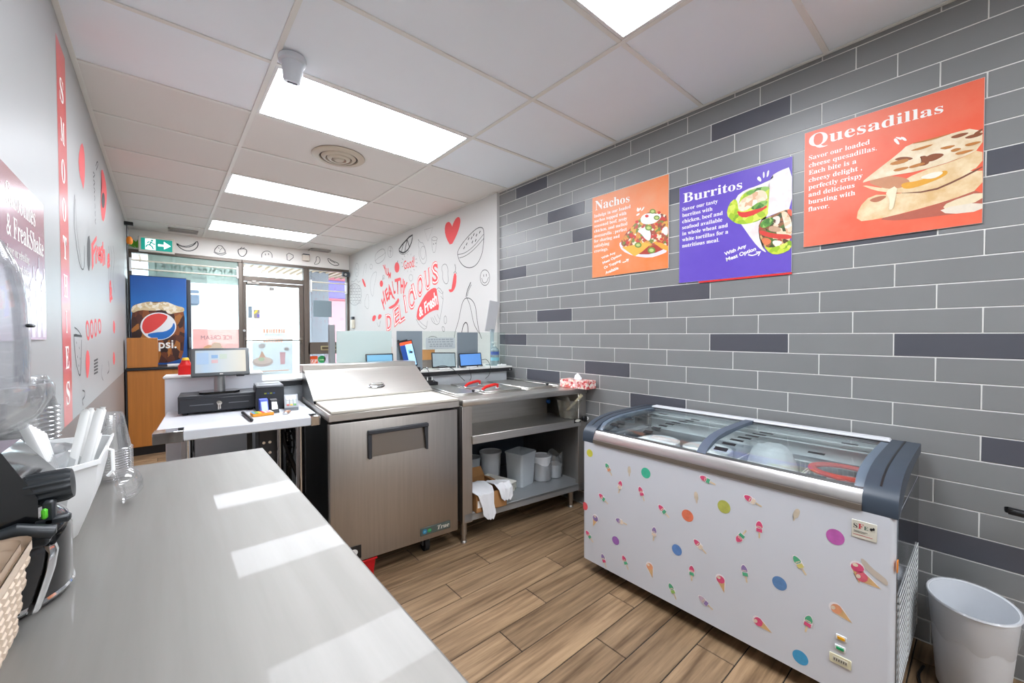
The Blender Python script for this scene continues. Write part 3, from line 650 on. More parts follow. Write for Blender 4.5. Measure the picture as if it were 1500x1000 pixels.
art(t, at, ZB, [(tort, [(1035, 310), (1100, 262), (1180, 236), (1290, 186), (1268, 172), (1330, 135), (1409, 106), (1409, 392), (1330, 410), (1250, 440), (1190, 475), (1185, 560), (1210, 640), (1245, 685), (1200, 660), (1150, 605), (1070, 490), (1040, 450), (1030, 380)], 1),
    (lett, [(972, 430), (990, 358), (1030, 320), (1048, 345), (1055, 420), (1110, 452), (1180, 440), (1248, 385), (1252, 430), (1190, 470), (1110, 492), (1050, 492), (1008, 470)], 1), (lett, [(1060, 320), (1090, 285), (1150, 255), (1262, 236), (1255, 290), (1250, 430), (1150, 470), (1050, 430)], 1),
    (gren, [(1090, 292), (1150, 256), (1250, 236), (1262, 262), (1160, 305)], 1), (chick, [(1045, 392), (1070, 325), (1150, 290), (1180, 262), (1240, 272), (1250, 340), (1160, 362), (1090, 412)], 2), (flatm('d8352a'), [(1040, 400), (1060, 445), (1120, 447), (1240, 388), (1245, 362), (1150, 400), (1080, 415)], 1),
    (gren, [(1130, 385), (1190, 342), (1250, 330), (1240, 372), (1160, 398)], 1), (stew, [(1188, 480), (1260, 440), (1340, 405), (1409, 385), (1409, 605), (1340, 652), (1260, 664), (1215, 632), (1190, 560)], 1),
    (gren, [(1195, 480), (1260, 445), (1300, 450), (1260, 510), (1200, 520)], 2), (flatm('e9ded0'), [(1270, 450), (1330, 430), (1330, 490), (1290, 500), (1310, 465)], 2), (flatm('c8a080'), [(1260, 500), (1330, 510), (1340, 545), (1250, 540)], 2), (chick, [(1335, 410), (1375, 405), (1409, 470), (1409, 560), (1370, 550), (1350, 460)], 2),
    (flatm('d33a2c'), [(1188, 528), (1290, 556), (1409, 562), (1409, 592), (1280, 588), (1194, 560)], 1), (flatm('e85a38'), [(1370, 400), (1409, 388), (1409, 450)], 1), (flatm('e07a4a'), [(1200, 590), (1250, 580), (1280, 610), (1230, 640)], 2), (chick, [(1270, 600), (1340, 600), (1370, 640), (1300, 650)], 2), (lett, [(1215, 634), (1265, 652), (1350, 626), (1409, 590), (1409, 655), (1330, 694), (1265, 690)], 1)])
b = B(); b.box(-.18, .305, -.004, 0, -.309, -.299); b.done('red_strip', red_pr, t, label='narrow red strip peeking out under the board')
# quesadillas
yc = (.622+.024)/2
t, at, fl = poster('big orange-red quesadillas poster nearest the camera on the tile wall', (PXX, yc, 1.34+.726), -PI/2, .598, .576, M('print_coral', 'ea5a38', .4, col2='ea7a5e', vs=2.5, bump=.05, bs=1, bstr=(400, 1, 1)))
ZQ = CR(1150, 100, 3.571)
b = B(); quadtext(b, serif('Quesadillas'), crs(ZQ, [(125, 348), (828, 178), (828, 242), (125, 432)]), at(1), 0)
b.done('heading', white_pr, t); b = B()
for i, l in enumerate(('Savor our loaded', 'cheese quesadillas.', 'Each bite is a', 'cheesy delight ,', 'perfectly crispy', 'and delicious', 'bursting with', 'flavor.')): text(b, serif(l), fl(1), -.28, .146-i*.0367, .032, .002)
b.done('paragraph', white_pr, t); b = B()
for q in ([(565, 375), (580, 362), (602, 395), (590, 400)], [(570, 358), (610, 362), (608, 378)], [(600, 358), (625, 360), (640, 378), (622, 380)]): fill(b, crs(ZQ, q), at(1), 1)
b.done('print_marks', white_pr, t, kind='stuff')
ch = flatm('8a4a22'); ch2 = flatm('c07a34')
art(t, at, ZQ, [(flatm('b8604a'), [(470, 790), (640, 755), (860, 690), (1033, 622), (1033, 742), (800, 772), (600, 797)], 1), (flatm('ead9b4'), [(850, 700), (1033, 640), (1033, 690), (880, 730), (820, 735)], 1), (flatm('e8dcc8'), [(800, 735), (1033, 695), (1033, 745), (850, 765)], 1),
    (tort2, [(372, 802), (384, 730), (450, 662), (560, 660), (760, 632), (1033, 505), (1033, 625), (860, 690), (640, 752), (480, 790)], 1), (flatm('b86a48'), [(430, 690), (500, 665), (540, 668), (480, 705)], 2),
    (flatm('7a4630'), [(560, 655), (760, 640), (900, 580), (1033, 510), (1033, 520), (900, 590), (760, 650)], 1), (tort2, [(385, 606), (540, 632), (700, 540), (900, 480), (1033, 415), (1033, 505), (900, 568), (760, 632), (640, 652), (550, 650), (470, 640)], 1),
    (flatm('c98a62'), [(430, 592), (500, 560), (640, 570), (660, 610), (560, 635), (470, 615)], 2), (flatm('e6a52c'), [(600, 600), (700, 590), (800, 545), (850, 530), (850, 560), (700, 620), (620, 635)], 2), (flatm('f1ead8'), [(690, 575), (780, 540), (840, 540), (780, 580)], 2),
    (M('print_griddled', 'f1e4ca', .45, col2='dcbf8e', vs=18), [(392, 602), (470, 540), (600, 440), (640, 400), (760, 370), (1033, 298), (1033, 415), (900, 478), (700, 538), (560, 560), (450, 585)], 1), (ch, [(560, 480), (610, 460), (680, 468), (640, 485)], 2), (ch, [(715, 485), (760, 445), (840, 445), (810, 470), (760, 490)], 2), (ch, [(855, 362), (920, 338), (975, 335), (900, 368)], 2), (ch, [(930, 362), (1033, 330), (1033, 350), (960, 370)], 2),
    (ch, [(690, 515), (720, 480), (700, 462), (740, 455), (760, 480), (745, 505)], 1), (ch2, [(540, 500), (600, 478), (650, 470), (640, 490), (570, 508)], 1), (ch2, [(800, 420), (850, 405), (900, 400), (850, 425)], 1), (ch2, [(560, 530), (640, 512), (650, 522), (580, 542)], 1), (ch2, [(880, 445), (960, 425), (1000, 425), (910, 455)], 1), (ch, [(980, 345), (1033, 312), (1033, 325), (1000, 350)], 1), (ch2, [(640, 435), (720, 408), (790, 392), (720, 425)], 2), (ch2, [(640, 515), (720, 490), (740, 500), (660, 525)], 2), (ch2, [(860, 430), (900, 415), (930, 420), (880, 440)], 2), (ch2, [(640, 400), (760, 368), (900, 332), (760, 378)], 1), (ch2, [(930, 400), (1010, 380), (1033, 385), (960, 410)], 2), (flatm('f3e6c4'), [(520, 645), (590, 608), (575, 690), (565, 735), (540, 742), (550, 690)], 1)])
# smoothies poster on the left wall
y0, y1 = 1.60, 2.235
t, at, fl = poster('maroon smoothies poster on the white wall, cut off by the photo edge', (XL+.001, (y0+y1)/2, 1.567), PI/2, y1-y0, .487, GRAD('print_maroon', [(0, 'b7a5bd'), (.4, '9c7088'), (1, '8d3a40')], 2, .25, -.24, .24), th=.005)  # face runs from maroon at the top to pale lilac at the bottom
b = B(); text(b, serif('Smoothies'), fl(1), -.16, .138, .09, width=.34); text(b, serif('& FreakShake'), fl(1), -.16, .052, .09, width=.455)
for i, l in enumerate(('Savor our refreshing', 'smoothies and shakes', 'made with fresh fruit', 'or indulgent treats')): text(b, serif(l), fl(1), -.16, .0-i*.042, .038, .001, width=.245)
b.done('lettering', white_pr, t)
b = B()
for x, h in ((.12, .15), (.20, .19), (.275, .16)):
    fill(b, [(x-.022, -.235), (x+.022, -.235), (x+.036, -.235+h), (x-.036, -.235+h)], fl(1), 0); fill(b, [(x-.04, -.235+h), (x+.04, -.235+h), (x+.025, -.2+h), (x+.01, -.185+h), (x-.025, -.2+h)], fl(2), 1); stroke(b, [(x+.01, -.235+h), (x+.016, -.15+h)], .008, fl(3), sm=0)
b.done('picture', M('print_shake', 'd9cfe0', .3), t)
# ================================================================== FRAMES OF THE FURNITURE
class FR:
    """a piece of furniture's own frame: origin on the floor, turned by rz"""
    def __init__(s, loc, rz): s.loc = Vector(loc); s.rz = rz; s.ex = Vector((math.cos(rz), math.sin(rz), 0)); s.ey = Vector((-math.sin(rz), math.cos(rz), 0))
    def w(s, x, y, z=0): return s.loc + s.ex*x + s.ey*y + Vector((0, 0, z))
    def l(s, p): d = Vector(p)-s.loc; return Vector((d.dot(s.ex), d.dot(s.ey), d.z))
    def px(s, u, v, x=None, y=None, z=None):
        d = ray(u, v); n, c = (s.ex, x) if x is not None else (s.ey, y) if y is not None else (Vector((0, 0, 1)), z)
        t = (c-(EYE-s.loc).dot(n))/d.dot(n); return s.l(EYE+d*t)
FA = math.radians(-4.5); FF = FR((1.40, 2.15, 0), FA)
# ================================================================== ICE CREAM FREEZER
FZ = FR((1.80, 1.49, 0), -PI/2); FL, FD = 1.30, .655
fz = thing('chest_freezer', 'white curved-glass ice cream freezer with colourful stickers along the tile wall', 'freezer', FZ.loc, -PI/2)
wfz = M('freezer_white', 'd7dbe2', .28, coat=.3, var=.03, vs=2)
b = B(); b.rbox(0, FL, 0, FD, .07, .735, .018, n=4)
body = b.done('body', wfz, fz)
# open well: cut the cavity by building the liner above a lowered floor
bm = bmesh.new(); bm.from_mesh(body.data)
top = [f for f in bm.faces if f.normal.z > .9][0]; r = bmesh.ops.inset_region(bm, faces=[top], thickness=.055)
dn = bmesh.ops.extrude_discrete_faces(bm, faces=[top])['faces'][0]; bmesh.ops.translate(bm, verts=dn.verts, vec=(0, 0, -.36)); bm.to_mesh(body.data); bm.free()
b = B(); b.box(FL-.0005, FL+.0025, .03, FD-.01, .09, .73, .001); b.done('side_panel', M('mirror_steel', '8b9098', .12, 1, var=.1, vs=3), fz, label='shiny bare metal end panel')
grille = B()
for i in range(15): grille.box(FL+.004, FL+.006, .06, .60, .12+i*.024, .1225+i*.024)
for y in (.06, .30, .598): grille.box(FL+.004, FL+.007, y, y+.003, .115, .46)
grille.done('side_grille', white_pl, fz, kind='stuff')
arch = [(0, .735), (0, .782), (.012, .80), (.04, .822), (.085, .842), (.15, .857), (.24, .866), (.38, .869), (.56, .869), (FD, .868)]
inn = [(FD, .80), (.56, .825), (.38, .83), (.24, .826), (.16, .815), (.10, .795), (.065, .77), (.06, .735)]
navy = M('slate_plastic', '3a434e', .38, spec=.4)
band = [(FD, .830), (.50, .829), (.39, .825), (.30, .815), (.22, .802), (.15, .782), (.10, .765), (.065, .748), (.045, .735)]
for x0, x1 in ((0, .075), (FL-.085, FL+.006)):
    b = B(); b.prism(arch+band, 'x', x0, x1); b.done('end_cap', navy, fz)
    b = B(); xs = x0+.004 if x0 == 0 else x1-.01; b.prism([(.05, .733), (.065, .748), (.10, .765), (.15, .783), (.22, .804), (.30, .817), (.39, .827), (.50, .831), (FD-.003, .832), (FD-.003, .733)], 'x', xs, xs+.004); b.done('end_plate', M('mirror_steel', '8b9098', .12, 1, var=.1, vs=3), fz)
    b = B(); s = 1 if x0 == 0 else -1; xm = x1 if x0 == 0 else x0
    b.prism([(p[0]+.02 if i < 3 else p[0], p[1]-.003) for i, p in enumerate(arch[1:])]+[(FD, .845), (.4, .85), (.15, .835), (.07, .81)], 'x', min(xm, xm+s*.028), max(xm, xm+s*.028)); b.done('inner_rail', M('slate_rail', '5d6a78', .35), fz)
b = B()
for x0, xw in ((.03, .036), (FL-.045, FL-.039)): b.prism([(t[0]+.0, t[1]+.0012) for t in arch[3:]]+[(t[0], t[1]-.004) for t in arch[3:]][::-1], 'x', x0, xw)
b.done('end_groove', black_pl, fz, kind='stuff')
b = B(); b.prism([(.015+t[0]*.98, t[1]+.005) for t in arch[2:]]+[(FD, .858), (.38, .857), (.15, .843), (.06, .815)], 'x', .635, .675); b.done('middle_bar', M('slate_bar', '566070', .4), fz)
b = B(); b.prism([(-.004, .737), (-.004, .757), (.004, .782), (.02, .803), (.05, .806), (.05, .737)], 'x', .075, FL-.085); b.mat(1).prism([(-.006, .737), (-.0055, .757), (.0, .7575), (.0, .737)], 'x', .075, FL-.085)
b.done('front_rail', [alu, M('rail_shade', '8c8379', .35, .6)], fz)  # browner lower strip: the rail's shaded side painted in as colour
b = B(); b.box(.07, FL-.08, FD-.05, FD-.012, .733, .846); b.box(.07, FL-.08, FD-.075, FD-.05, .80, .803); b.box(.07, FL-.08, FD-.075, FD-.05, .825, .828); b.done('back_liner', M('liner_white', 'eceeef', .4), fz)
b = B(); b.box(.075, FL-.085, FD-.06, FD, .845, .876, .006); b.done('back_rail', M('back_rail_grey', 'd8d9dc', .4), fz)
b = B()
for x0, x1 in ((.075, .64), (.672, FL-.085)): b.box(x0, x1, FD-.075, FD-.062, .864, .8685)
b.done('seal', black_pl, fz)
glass = G('freezer_glass', 'f6fafa', .12, gain=.3)
for x0, x1, dz in ((.10, .645, 0), (.665, FL-.11, -.006)):
    b = B(); P_ = [(p[0]+.006, p[1]-.001+dz) for p in arch[3:]]; b.prism(P_[:-1]+[(FD-.07, .868+dz)]+[(FD-.07, .864+dz)]+[(p[0]+.001, p[1]-.004) for p in P_[:-1]][::-1], 'x', x0, x1); b.done('glass_lid', glass, fz)
def archz(y):
    for a, c in zip(arch[1:], arch[2:]):
        if a[0] <= y <= c[0]: return a[1]+(c[1]-a[1])*(y-a[0])/(c[0]-a[0]+1e-9)
    return .869
for x0, ys, wd in ((.125, (.07, .11, .17, .23, .29, .35, .41), .05), (.335, (.065, .12, .165, .21, .255, .30, .345, .39), .045), (.70, (.05, .10, .15, .20, .25, .30, .35), .055), (.985, (.17, .40), .055)):
    for y in ys:
        h = .022 if y < .1 else .02
        b = B(); z0, z1 = archz(y)+.0005, archz(y+h)+.0005; dx = (y-.05)*.28
        b.loft([[(x0+dx, y, z0), (x0+wd+dx, y, z0), (x0+wd+dx, y+h, z1), (x0+dx, y+h, z1)], [(x0+dx, y, z0+.001), (x0+wd+dx, y, z0+.001), (x0+wd+dx, y+h, z1+.001), (x0+dx, y+h, z1+.001)]]); b.done('glass_tab', black_pl, fz)
for x, y in ((.10, .10), (.10, .55), (FL-.10, .10), (FL-.10, .55)):
    b = B(); b.cyl((x-.012, y, .025), (x+.012, y, .025), .025, None, 18); b.mat(1).box(x-.018, x+.018, y-.02, y+.02, .045, .07, .003); b.done('caster', [black_pl, chrome], fz)
# stickers and plates on the front
stroke.n = Vector((0, 1, 0))
fzp = lambda k: (lambda u, v: FZ.px(u, v, y=-.0008-.0004*k))
C3, C4 = CR(840, 640, 3.846), CR(1050, 700, 3.332)
def wc(h):
    h2 = ''.join('%02x' % int(int(h[i:i+2], 16)*.86+255*.14) for i in (0, 2, 4)); return M('watercolour_'+h, h2, .4, var=.2, vs=40)
def sticker(shapes):
    b = B(); ms = []
    for k, (m, pts, sm) in enumerate(shapes):
        if m not in ms: ms.append(m)
        b.mi = ms.index(m); fill(b, [tuple(p) for p in pts], lambda x, z, k=k: (x, -.0008-.0004*k, z), sm)
    return b.done('sticker', ms, fz)
def at_(c, x, y): p = FZ.px(*c((x, y)), y=0); return p.x, p.z
for c, x, y, r, h in ((C3, 92, 90, .021, 'd9d638'), (C3, 408, 202, .026, '2fbf92'), (C3, 643, 442, .0265, 'f0714a'), (C3, 848, 392, .0275, 'bcc04a'), (C3, 238, 582, .0215, '9a5cb8'), (C3, 583, 635, .025, '4f86d0'), (C4, 578, 287, .0275, 'c552b0'), (C4, 306, 513, .026, '4f82bd'), (C4, 408, 875, .026, '2a9bd6')):
    px, pz = at_(c, x, y); sticker([(wc(h), oval(px, pz, r*random.uniform(.95, 1.03), r, 20), 0)])
px, pz = at_(C3, 65, 388); sticker([(wc('ee4550'), [(max(q[0], .004), q[1]) for q in oval(px, pz, .02, .0225, 20)], 0)])
pinkw, greenw, crm, stick = wc('e83e72'), wc('3fae7a'), wc('f2dcc0'), M('print_stick', 'e6cfa6', .5)
def pop(c, x, y, ang, c1, c2, l=.046, w=.023):
    px, pz = at_(c, x, y); ca, sa = math.cos(ang), math.sin(ang); T = lambda q: (px+q[0]*ca-q[1]*sa, pz+q[0]*sa+q[1]*ca)
    rb = lambda z0, z1, ww: [T(q) for q in ((-ww/2, z0), (ww/2, z0), (ww/2, z1), (-ww/2, z1))]
    sticker([(stick, rb(-l*.95, -l*.4, w*.25), 0), (M('sticker_white', 'f3eef0', .4), [T(q) for q in ((-w*.6, -l*.45), (w*.6, -l*.45), (w*.62, l*.3), (0, l*.7), (-w*.62, l*.3))], 1),
             (c1, [T(q) for q in ((-w*.5, -l*.05), (w*.5, -l*.05), (w*.5, l*.3), (0, l*.6), (-w*.5, l*.3))], 1), (c2, rb(-l*.4, -l*.1, w*.9), 0), (crm, rb(l*.02, l*.1, w*.7), 0)])
def cone(c, x, y, ang, c1, l=.03):
    px, pz = at_(c, x, y); ca, sa = math.cos(ang)*1.6, math.sin(ang)*1.6; T = lambda q: (px+q[0]*ca-q[1]*sa, pz+q[0]*sa+q[1]*ca)
    sticker([(M('sticker_white', 'f3eef0', .4), [T(q) for q in ((-.013, .003), (-.011, .016), (0, .021), (.011, .016), (.013, .003), (0, -l*.95))], 1), (wc('e0b070'), [T(q) for q in ((-.009, 0), (.009, 0), (0, -l*.9))], 0), (c1, [T(q) for q in oval(0, .006, .011, .010, 12)], 0), (crm, [T(q) for q in oval(-.003, .011, .005, .004, 8)], 0)])
G_, P_, V_, O_ = greenw, pinkw, wc('8a6fae'), wc('f09a6a')
for a in ((C3, 195, 172, .6, G_, O_), (C3, 263, 272, -.2, pinkw, crm), (C3, 382, 308, .4, pinkw, pinkw), (C3, 163, 340, 1.0, pinkw, G_), (C3, 502, 408, .9, pinkw, G_), (C3, 262, 473, 1.5, V_, crm), (C3, 86, 550, .8, pinkw, G_), (C3, 455, 535, -.1, V_, crm),
          (C3, 705, 605, .9, pinkw, crm), (C3, 940, 565, 2.6, pinkw, G_), (C3, 170, 685, .4, V_, pinkw), (C3, 290, 695, .5, pinkw, G_), (C3, 667, 755, 0, pinkw, G_), (C3, 965, 755, .2, V_, G_), (C3, 555, 855, .5, G_, wc('9ccf5a')), (C3, 735, 922, 1.1, wc('c7a8c0'), V_), (C3, 745, 238, 1.3, pinkw, G_),
          (C4, 165, 105, 1.2, pinkw, crm), (C4, 208, 240, 0, pinkw, pinkw), (C4, 398, 412, .6, G_, wc('e3d56a')), (C4, 447, 700, -.2, G_, pinkw)): pop(*a)
for a in ((C3, 122, 465, -.3, V_), (C3, 433, 740, .3, O_), (C3, 833, 815, .3, pinkw), (C4, 215, 710, 1.2, pinkw), (C4, 598, 650, 1.0, O_), (C4, 688, 450, .1, pinkw), (C4, 725, 492, 1.2, wc('e0556a'))): cone(*a)
beige = wc('dccbb0')
for c, x, y, a in ((C3, 315, 188, 0), (C3, 692, 335, .1), (C4, 388, 175, -.3)):
    px, pz = at_(c, x, y); ca, sa = math.cos(a), math.sin(a); sticker([(beige, [(px+q[0]*ca-q[1]*sa, pz+q[0]*sa+q[1]*ca) for q in ((-.009, -.012), (-.003, -.014), (-.003, -.03), (.003, -.03), (.003, -.014), (.009, -.012), (.009, .015), (0, .024), (-.009, .015))], 1)])
b = B(); x0, z0 = at_(C4, 660, 272); x1, z1 = at_(C4, 790, 232); x0 = 1.49-.301; b.box(x0, x0+.066, -.003, 0, .641, .701, .001); b.mat(1); f = lambda x, z: (x, -.0036, z)
text(b, serif('S'), f, x0+.005, .674, .022); b.mat(2); text(b, serif('F'), f, x0+.0175, .674, .025); b.mat(3); text(b, serif('E'), f, x0+.0325, .674, .018); b.mat(1)
for z, w_ in ((.664, .036), (.660, .03)): b.poly([f(x0+.006, z), f(x0+.006+w_, z), f(x0+.006+w_, z+.0014), f(x0+.006, z+.0014)])
b.poly([f(*q) for q in oval(x0+.0515, .681, .004, .005, 10)]); b.poly([f(*q) for q in oval(x0+.0575, .684, .003, .005, 10)]); b.mat(2); b.poly([f(x0+.004, .651), f(x0+.055, .651), f(x0+.055, .6525), f(x0+.004, .6525)])
b.done('maker_plate', [M('plate_cream', 'd8d5c6', .4), black_pl, M('plate_red', 'c0283c', .5), M('plate_green', '2f5a4a', .5)], fz)
for cx, cy, w_, h_, m in ((608, 780, .030, .020, M('switch_amber', 'e0a41a', .3)), (603, 830, .030, .020, M('switch_green', '16a065', .3)), (603, 890, .062, .034, M('meter_cream', 'dcd7b8', .4))):
    px, pz = at_(C4, cx, cy); b = B(); b.box(px-w_/2, px+w_/2, -.004, 0, pz-h_/2, pz+h_/2, .002)
    if w_ < .04: b.mat(1).box(px-w_*.36, px+w_*.36, -.007, -.003, pz-h_*.28, pz+h_*.28, .002); b.done('rocker_switch', [white_pl, m], fz)
    else:
        b.mat(1).box(px-w_*.33, px+w_*.33, -.005, -.003, pz-h_*.25, pz+h_*.25, .001); b.mat(2)
        for i in range(6): b.box(px-w_*.28+i*.0065, px-w_*.28+i*.0065+.003, -.0056, -.004, pz-.004, pz+.004)
        b.done('thermometer', [m, M('meter_face', 'c9c6b4', .4), M('meter_ink', '55524a', .5)], fz)
b = B(); px, pz = at_(C4, 770, 470); fill(b, [at_(C4, *q) for q in ((700, 390), (720, 395), (760, 440), (800, 470), (835, 500), (835, 530), (800, 505), (750, 465), (715, 430))], lambda x, z: (x, -.0012, z), 1); b.done('tape_stain', M('tape_tan', 'c8bcae', .6), fz)
b = B(); b.box(FL+.003, FL+.006, .002, .02, .56, .60, .001); b.done('side_tag', orange_pl, fz)
# what lies in the freezer
def tub(x, y, r, h, z, lab):
    p = FZ.w(x, y, z); t = thing('ice_cream_tub', lab, 'tub', p, 0, 'tubs in the ice cream freezer')
    b = B(); b.lathe([(0, 0), (r*.86, 0), (r*.95, h*.9), (r, h*.92)], 28); b.done('tub_body', M('tub_white', 'e9eaec', .4), t)
    b = B(); b.lathe([(r*1.03, h*.88), (r*1.04, h), (r*.97, h+.004), (r*.93, h-.004), (0, h-.004)], 28); b.done('lid', M('tub_lid', 'f4f5f6', .35), t)
tub(.33, .18, .108, .385, .377, 'round white ice cream tub under the freezer glass, farther from its middle bar'); tub(.565, .18, .108, .375, .377, 'round white ice cream tub beside the middle bar of the freezer')
tub(.22, .44, .11, .33, .377, 'low round white tub at the back of the freezer by its far end cap'); tub(.50, .44, .12, .34, .377, 'low round white tub at the back of the freezer near its middle bar')
def basket(x0, x1, lab):
    t = thing('freezer_basket', lab, 'basket', FZ.w((x0+x1)/2, .385, .38), -PI/2, 'wire baskets in the freezer')
    hx, hy = (x1-x0)/2, .17; b = B()
    for z, rr in ((.34, .004), (.17, .0025), (.0, .003)): b.tube([(-hx, -hy, z), (hx, -hy, z), (hx, hy, z), (-hx, hy, z), (-hx, -hy, z)], rr, 6)
    b.done('rim', white_pl, t); b = B(); n = 14
    for i in range(n+1):
        x = -hx+2*hx*i/n; b.tube([(x, -hy, .34), (x, -hy, 0), (x, hy, 0), (x, hy, .34)], .0015, 4)
    b.done('wire_mesh', white_pl, t, kind='stuff')
basket(.69, .955, 'white wire basket under the freezer glass beside the middle bar'); basket(.965, 1.235, 'white wire basket under the freezer glass below the red ring')
def freezer_lump(x, y, z, sx, sy, h, lab, sd):
    random.seed(sd); b = B(); n = 22
    rings = []
    for r, zz in ((1.0, 0), (1.04, .3), (1.02, .6), (.95, .8), (.8, .92), (.55, .985), (.25, 1.0)):
        rings.append([(r*sx*math.cos(2*PI*i/n)*(1+.04*random.uniform(-1, 1)), r*sy*math.sin(2*PI*i/n)*(1+.04*random.uniform(-1, 1)), zz*h*(1+.012*random.uniform(-1, 1))) for i in range(n)])
    b.loft(rings); o = b.done('frosted_bag', M('frosty_bag', 'eceff2', .5, bump=.35, bs=30), None); o.location = FZ.w(x, y, z); o.rotation_euler = (0, 0, -PI/2); tag(o, lab, 'bag', 'frosted bags in the freezer')
freezer_lump(.82, .40, .384, .105, .125, .425, 'frosted white bag heaped behind the cream carton beside the middle bar', 1); freezer_lump(1.10, .41, .384, .105, .12, .335, 'frosted white bag at the back of the freezer under the red ring', 2)
b = B(); b.rbox(.715, 1.215, .105, .185, .378, .718, .015); o = b.done('carton', M('carton_cream', 'f1e8cf', .6), None); o.location = FZ.loc; o.rotation_euler = (0, 0, -PI/2); tag(o, 'long cream carton standing along the front inside the freezer', 'carton')
b = B(); b.box(.085, .255, .06, .078, .379, .765, .003); o = b.done('carton_sheet', M('carton_cream', 'f1e8cf', .6), None); o.location = FZ.loc; o.rotation_euler = (0, 0, -PI/2); tag(o, 'cream cardboard sheet standing at the far front corner inside the freezer', 'cardboard')
c0 = FZ.px(1236, 694, z=.727)
b = B(); b.lathe([(.088, .0), (.108, .0), (.112, .008), (.108, .016), (.088, .016), (.085, .008), (.088, .0)], 40, sy=1.15); o = b.done('plastic_ring', M('coral_plastic', 'ee4a44', .35)); o.location = FZ.w(c0.x, c0.y+.0, .727); tag(o, 'coral red plastic ring lying on the basket inside the freezer', 'ring')
# ================================================================== WASTE BIN
wb = thing('waste_bin', 'white oval waste bin with a clear bag liner beside the freezer', 'bin', (2.275, .03, 0), math.radians(12))
wbm = M('bin_white', 'e3e6ea', .45, var=.05, vs=7); b = B()
pr = [(.0, .004), (.094, .0), (.10, .012), (.128, .34), (.134, .345), (.131, .350), (.123, .347), (.095, .02), (0, .018)]
b.lathe(pr, 40, sx=1.13, sy=.90); b.done('bin_body', wbm, wb)
b = B(); random.seed(3)
def linr(z, r, amp): return [(math.cos(2*PI*i/60)*1.13*(r+amp*math.sin(i*2.3)*random.random()), math.sin(2*PI*i/60)*.90*(r+amp*math.sin(i*1.7)*random.random()), z+(.012*math.sin(i*.8) if amp else 0)) for i in range(60)]
b.loft([linr(.345, .122, 0), linr(.353, .133, 0), linr(.34, .138, .002), linr(.30, .134, .004), linr(.25, .129, .004), linr(.225, .122, .003)], cap=False); b.done('bag_liner', G('liner_film', 'ffffff', .2, .15, .10, 'ffffff', .25), wb)
b = B()
kx, ky = -.02, -.125
b.lathe([(0, -.01), (.012, -.012), (.026, .0), (.02, .014), (.008, .02), (.014, .03), (0, .036)], 14, (kx, ky, .315), 1.5, .7); b.done('bag_knot', G('bag_knot_film', 'eef0f2', .4, .15, .45, 'eceef0'), wb)
b = B()
for x, y, z in ((-.06, -.08, .05), (-.01, -.095, .06), (.03, -.09, .09), (-.03, -.09, .08)): pass
for p, q in (((2.30, .155, .006), (2.02, .08, .006)), ): b.tube([p, (2.2, .17, .006), (2.05, .10, .006), (1.98, -.06, .006), (2.05, -.3, .006)], .005, 6, smooth=2)
tag(b.done('power_cable', black_pl), 'black power cable on the floor between freezer and waste bin', 'cable')
p = PX(1474, 748, X=2.38); t = thing('grab_handle', 'black rounded handle at the photo edge above the waste bin', 'handle', (2.495, p.y-.06, p.z), 0)
b = B(); b.tube([(-.005, -.12, .0), (-.07, -.12, 0), (-.115, -.09, .0), (-.12, -.02, .0), (-.118, .055, .004)], .0135, 12, smooth=2); b.lathe([(0, 0), (.012, .003), (.0135, .01), (.0135, .02)], 12, (-.118, .052, -.006)); b.done('grip', black_pl, t)
b = B(); b.cyl((0, -.12, 0), (-.012, -.12, 0), .03, None, 16); b.done('wall_plate', black_pl, t)
# ================================================================== SANDWICH PREP TABLE
pt = thing('prep_fridge', 'stainless sandwich prep fridge with a sloped lid and white cutting board', 'fridge', FF.loc, FA)
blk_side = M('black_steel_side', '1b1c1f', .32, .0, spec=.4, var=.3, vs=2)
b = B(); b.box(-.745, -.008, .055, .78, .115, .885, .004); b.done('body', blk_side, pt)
b = B(); b.box(-.757, -.010, 0, .052, .112, .873, .006, 2); door = b.done('door', steel_v, pt)
hm = M('handle_graphite', '34373c', .45)
b = B()
b.box(-.565, -.215, -.028, .002, .796, .818, .004); b.box(-.565, -.545, -.022, .002, .662, .80, .004)
b.prism([(-.217, .80), (-.24, .80), (-.226, .662), (-.217, .662)], 'y', -.02, .002)
b.mat(1).box(-.545, -.228, -.0015, .002, .668, .797)
b.done('handle', [hm, M('handle_recess', '9a9896', .35, 1)], door)
f = lambda x, z: (x, -.0045, z)
b = B(); b.box(-.262, -.066, -.003, 0, .145, .190, .001); b.mat(1); text(b, serif('True'), f, -.155, .158, .036, .001, shear=.2, width=.08); b.mat(2); b.poly([f(*q) for q in oval(-.235, .168, .014, .014, 14)]); b.mat(3); b.poly([f(*q) for q in oval(-.205, .168, .013, .011, 12)])
b.mat(4); b.poly([f(*q) for q in oval(-.235, .168, .006, .006, 10)]); b.poly([f(-.214, .171), f(-.196, .171), f(-.196, .1725), f(-.214, .1725)]); b.poly([f(-.214, .166), f(-.196, .166), f(-.196, .1675), f(-.214, .1675)])
b.done('maker_badge', [M('badge_grey', '5d6a66', .35, .5), M('badge_silver', 'dcd9cc', .3), M('badge_blue', '2f86b0', .4), M('badge_green', '2f9a58', .4), M('badge_mint', '9fd6d0', .4)], door)
q0, q1 = FF.px(500, 797, y=0), FF.px(529, 797, y=0); q2 = FF.px(529, 815, y=0)
b = B(); b.box(q0.x-.02, q1.x, -.003, 0, q2.z-.005, q1.z, .001); b.mat(1); cx, cz = (q0.x+q1.x)/2+.01, (q1.z+q2.z)/2; b.poly([f(*q) for q in oval(cx, cz, .022, .019, 16)]); b.mat(0); b.poly([(q[0], -.0052, q[1]) for q in oval(cx-.004, cz+.002, .008, .008, 10)]); b.done('corner_badge', [black_pl, white_pr], door)
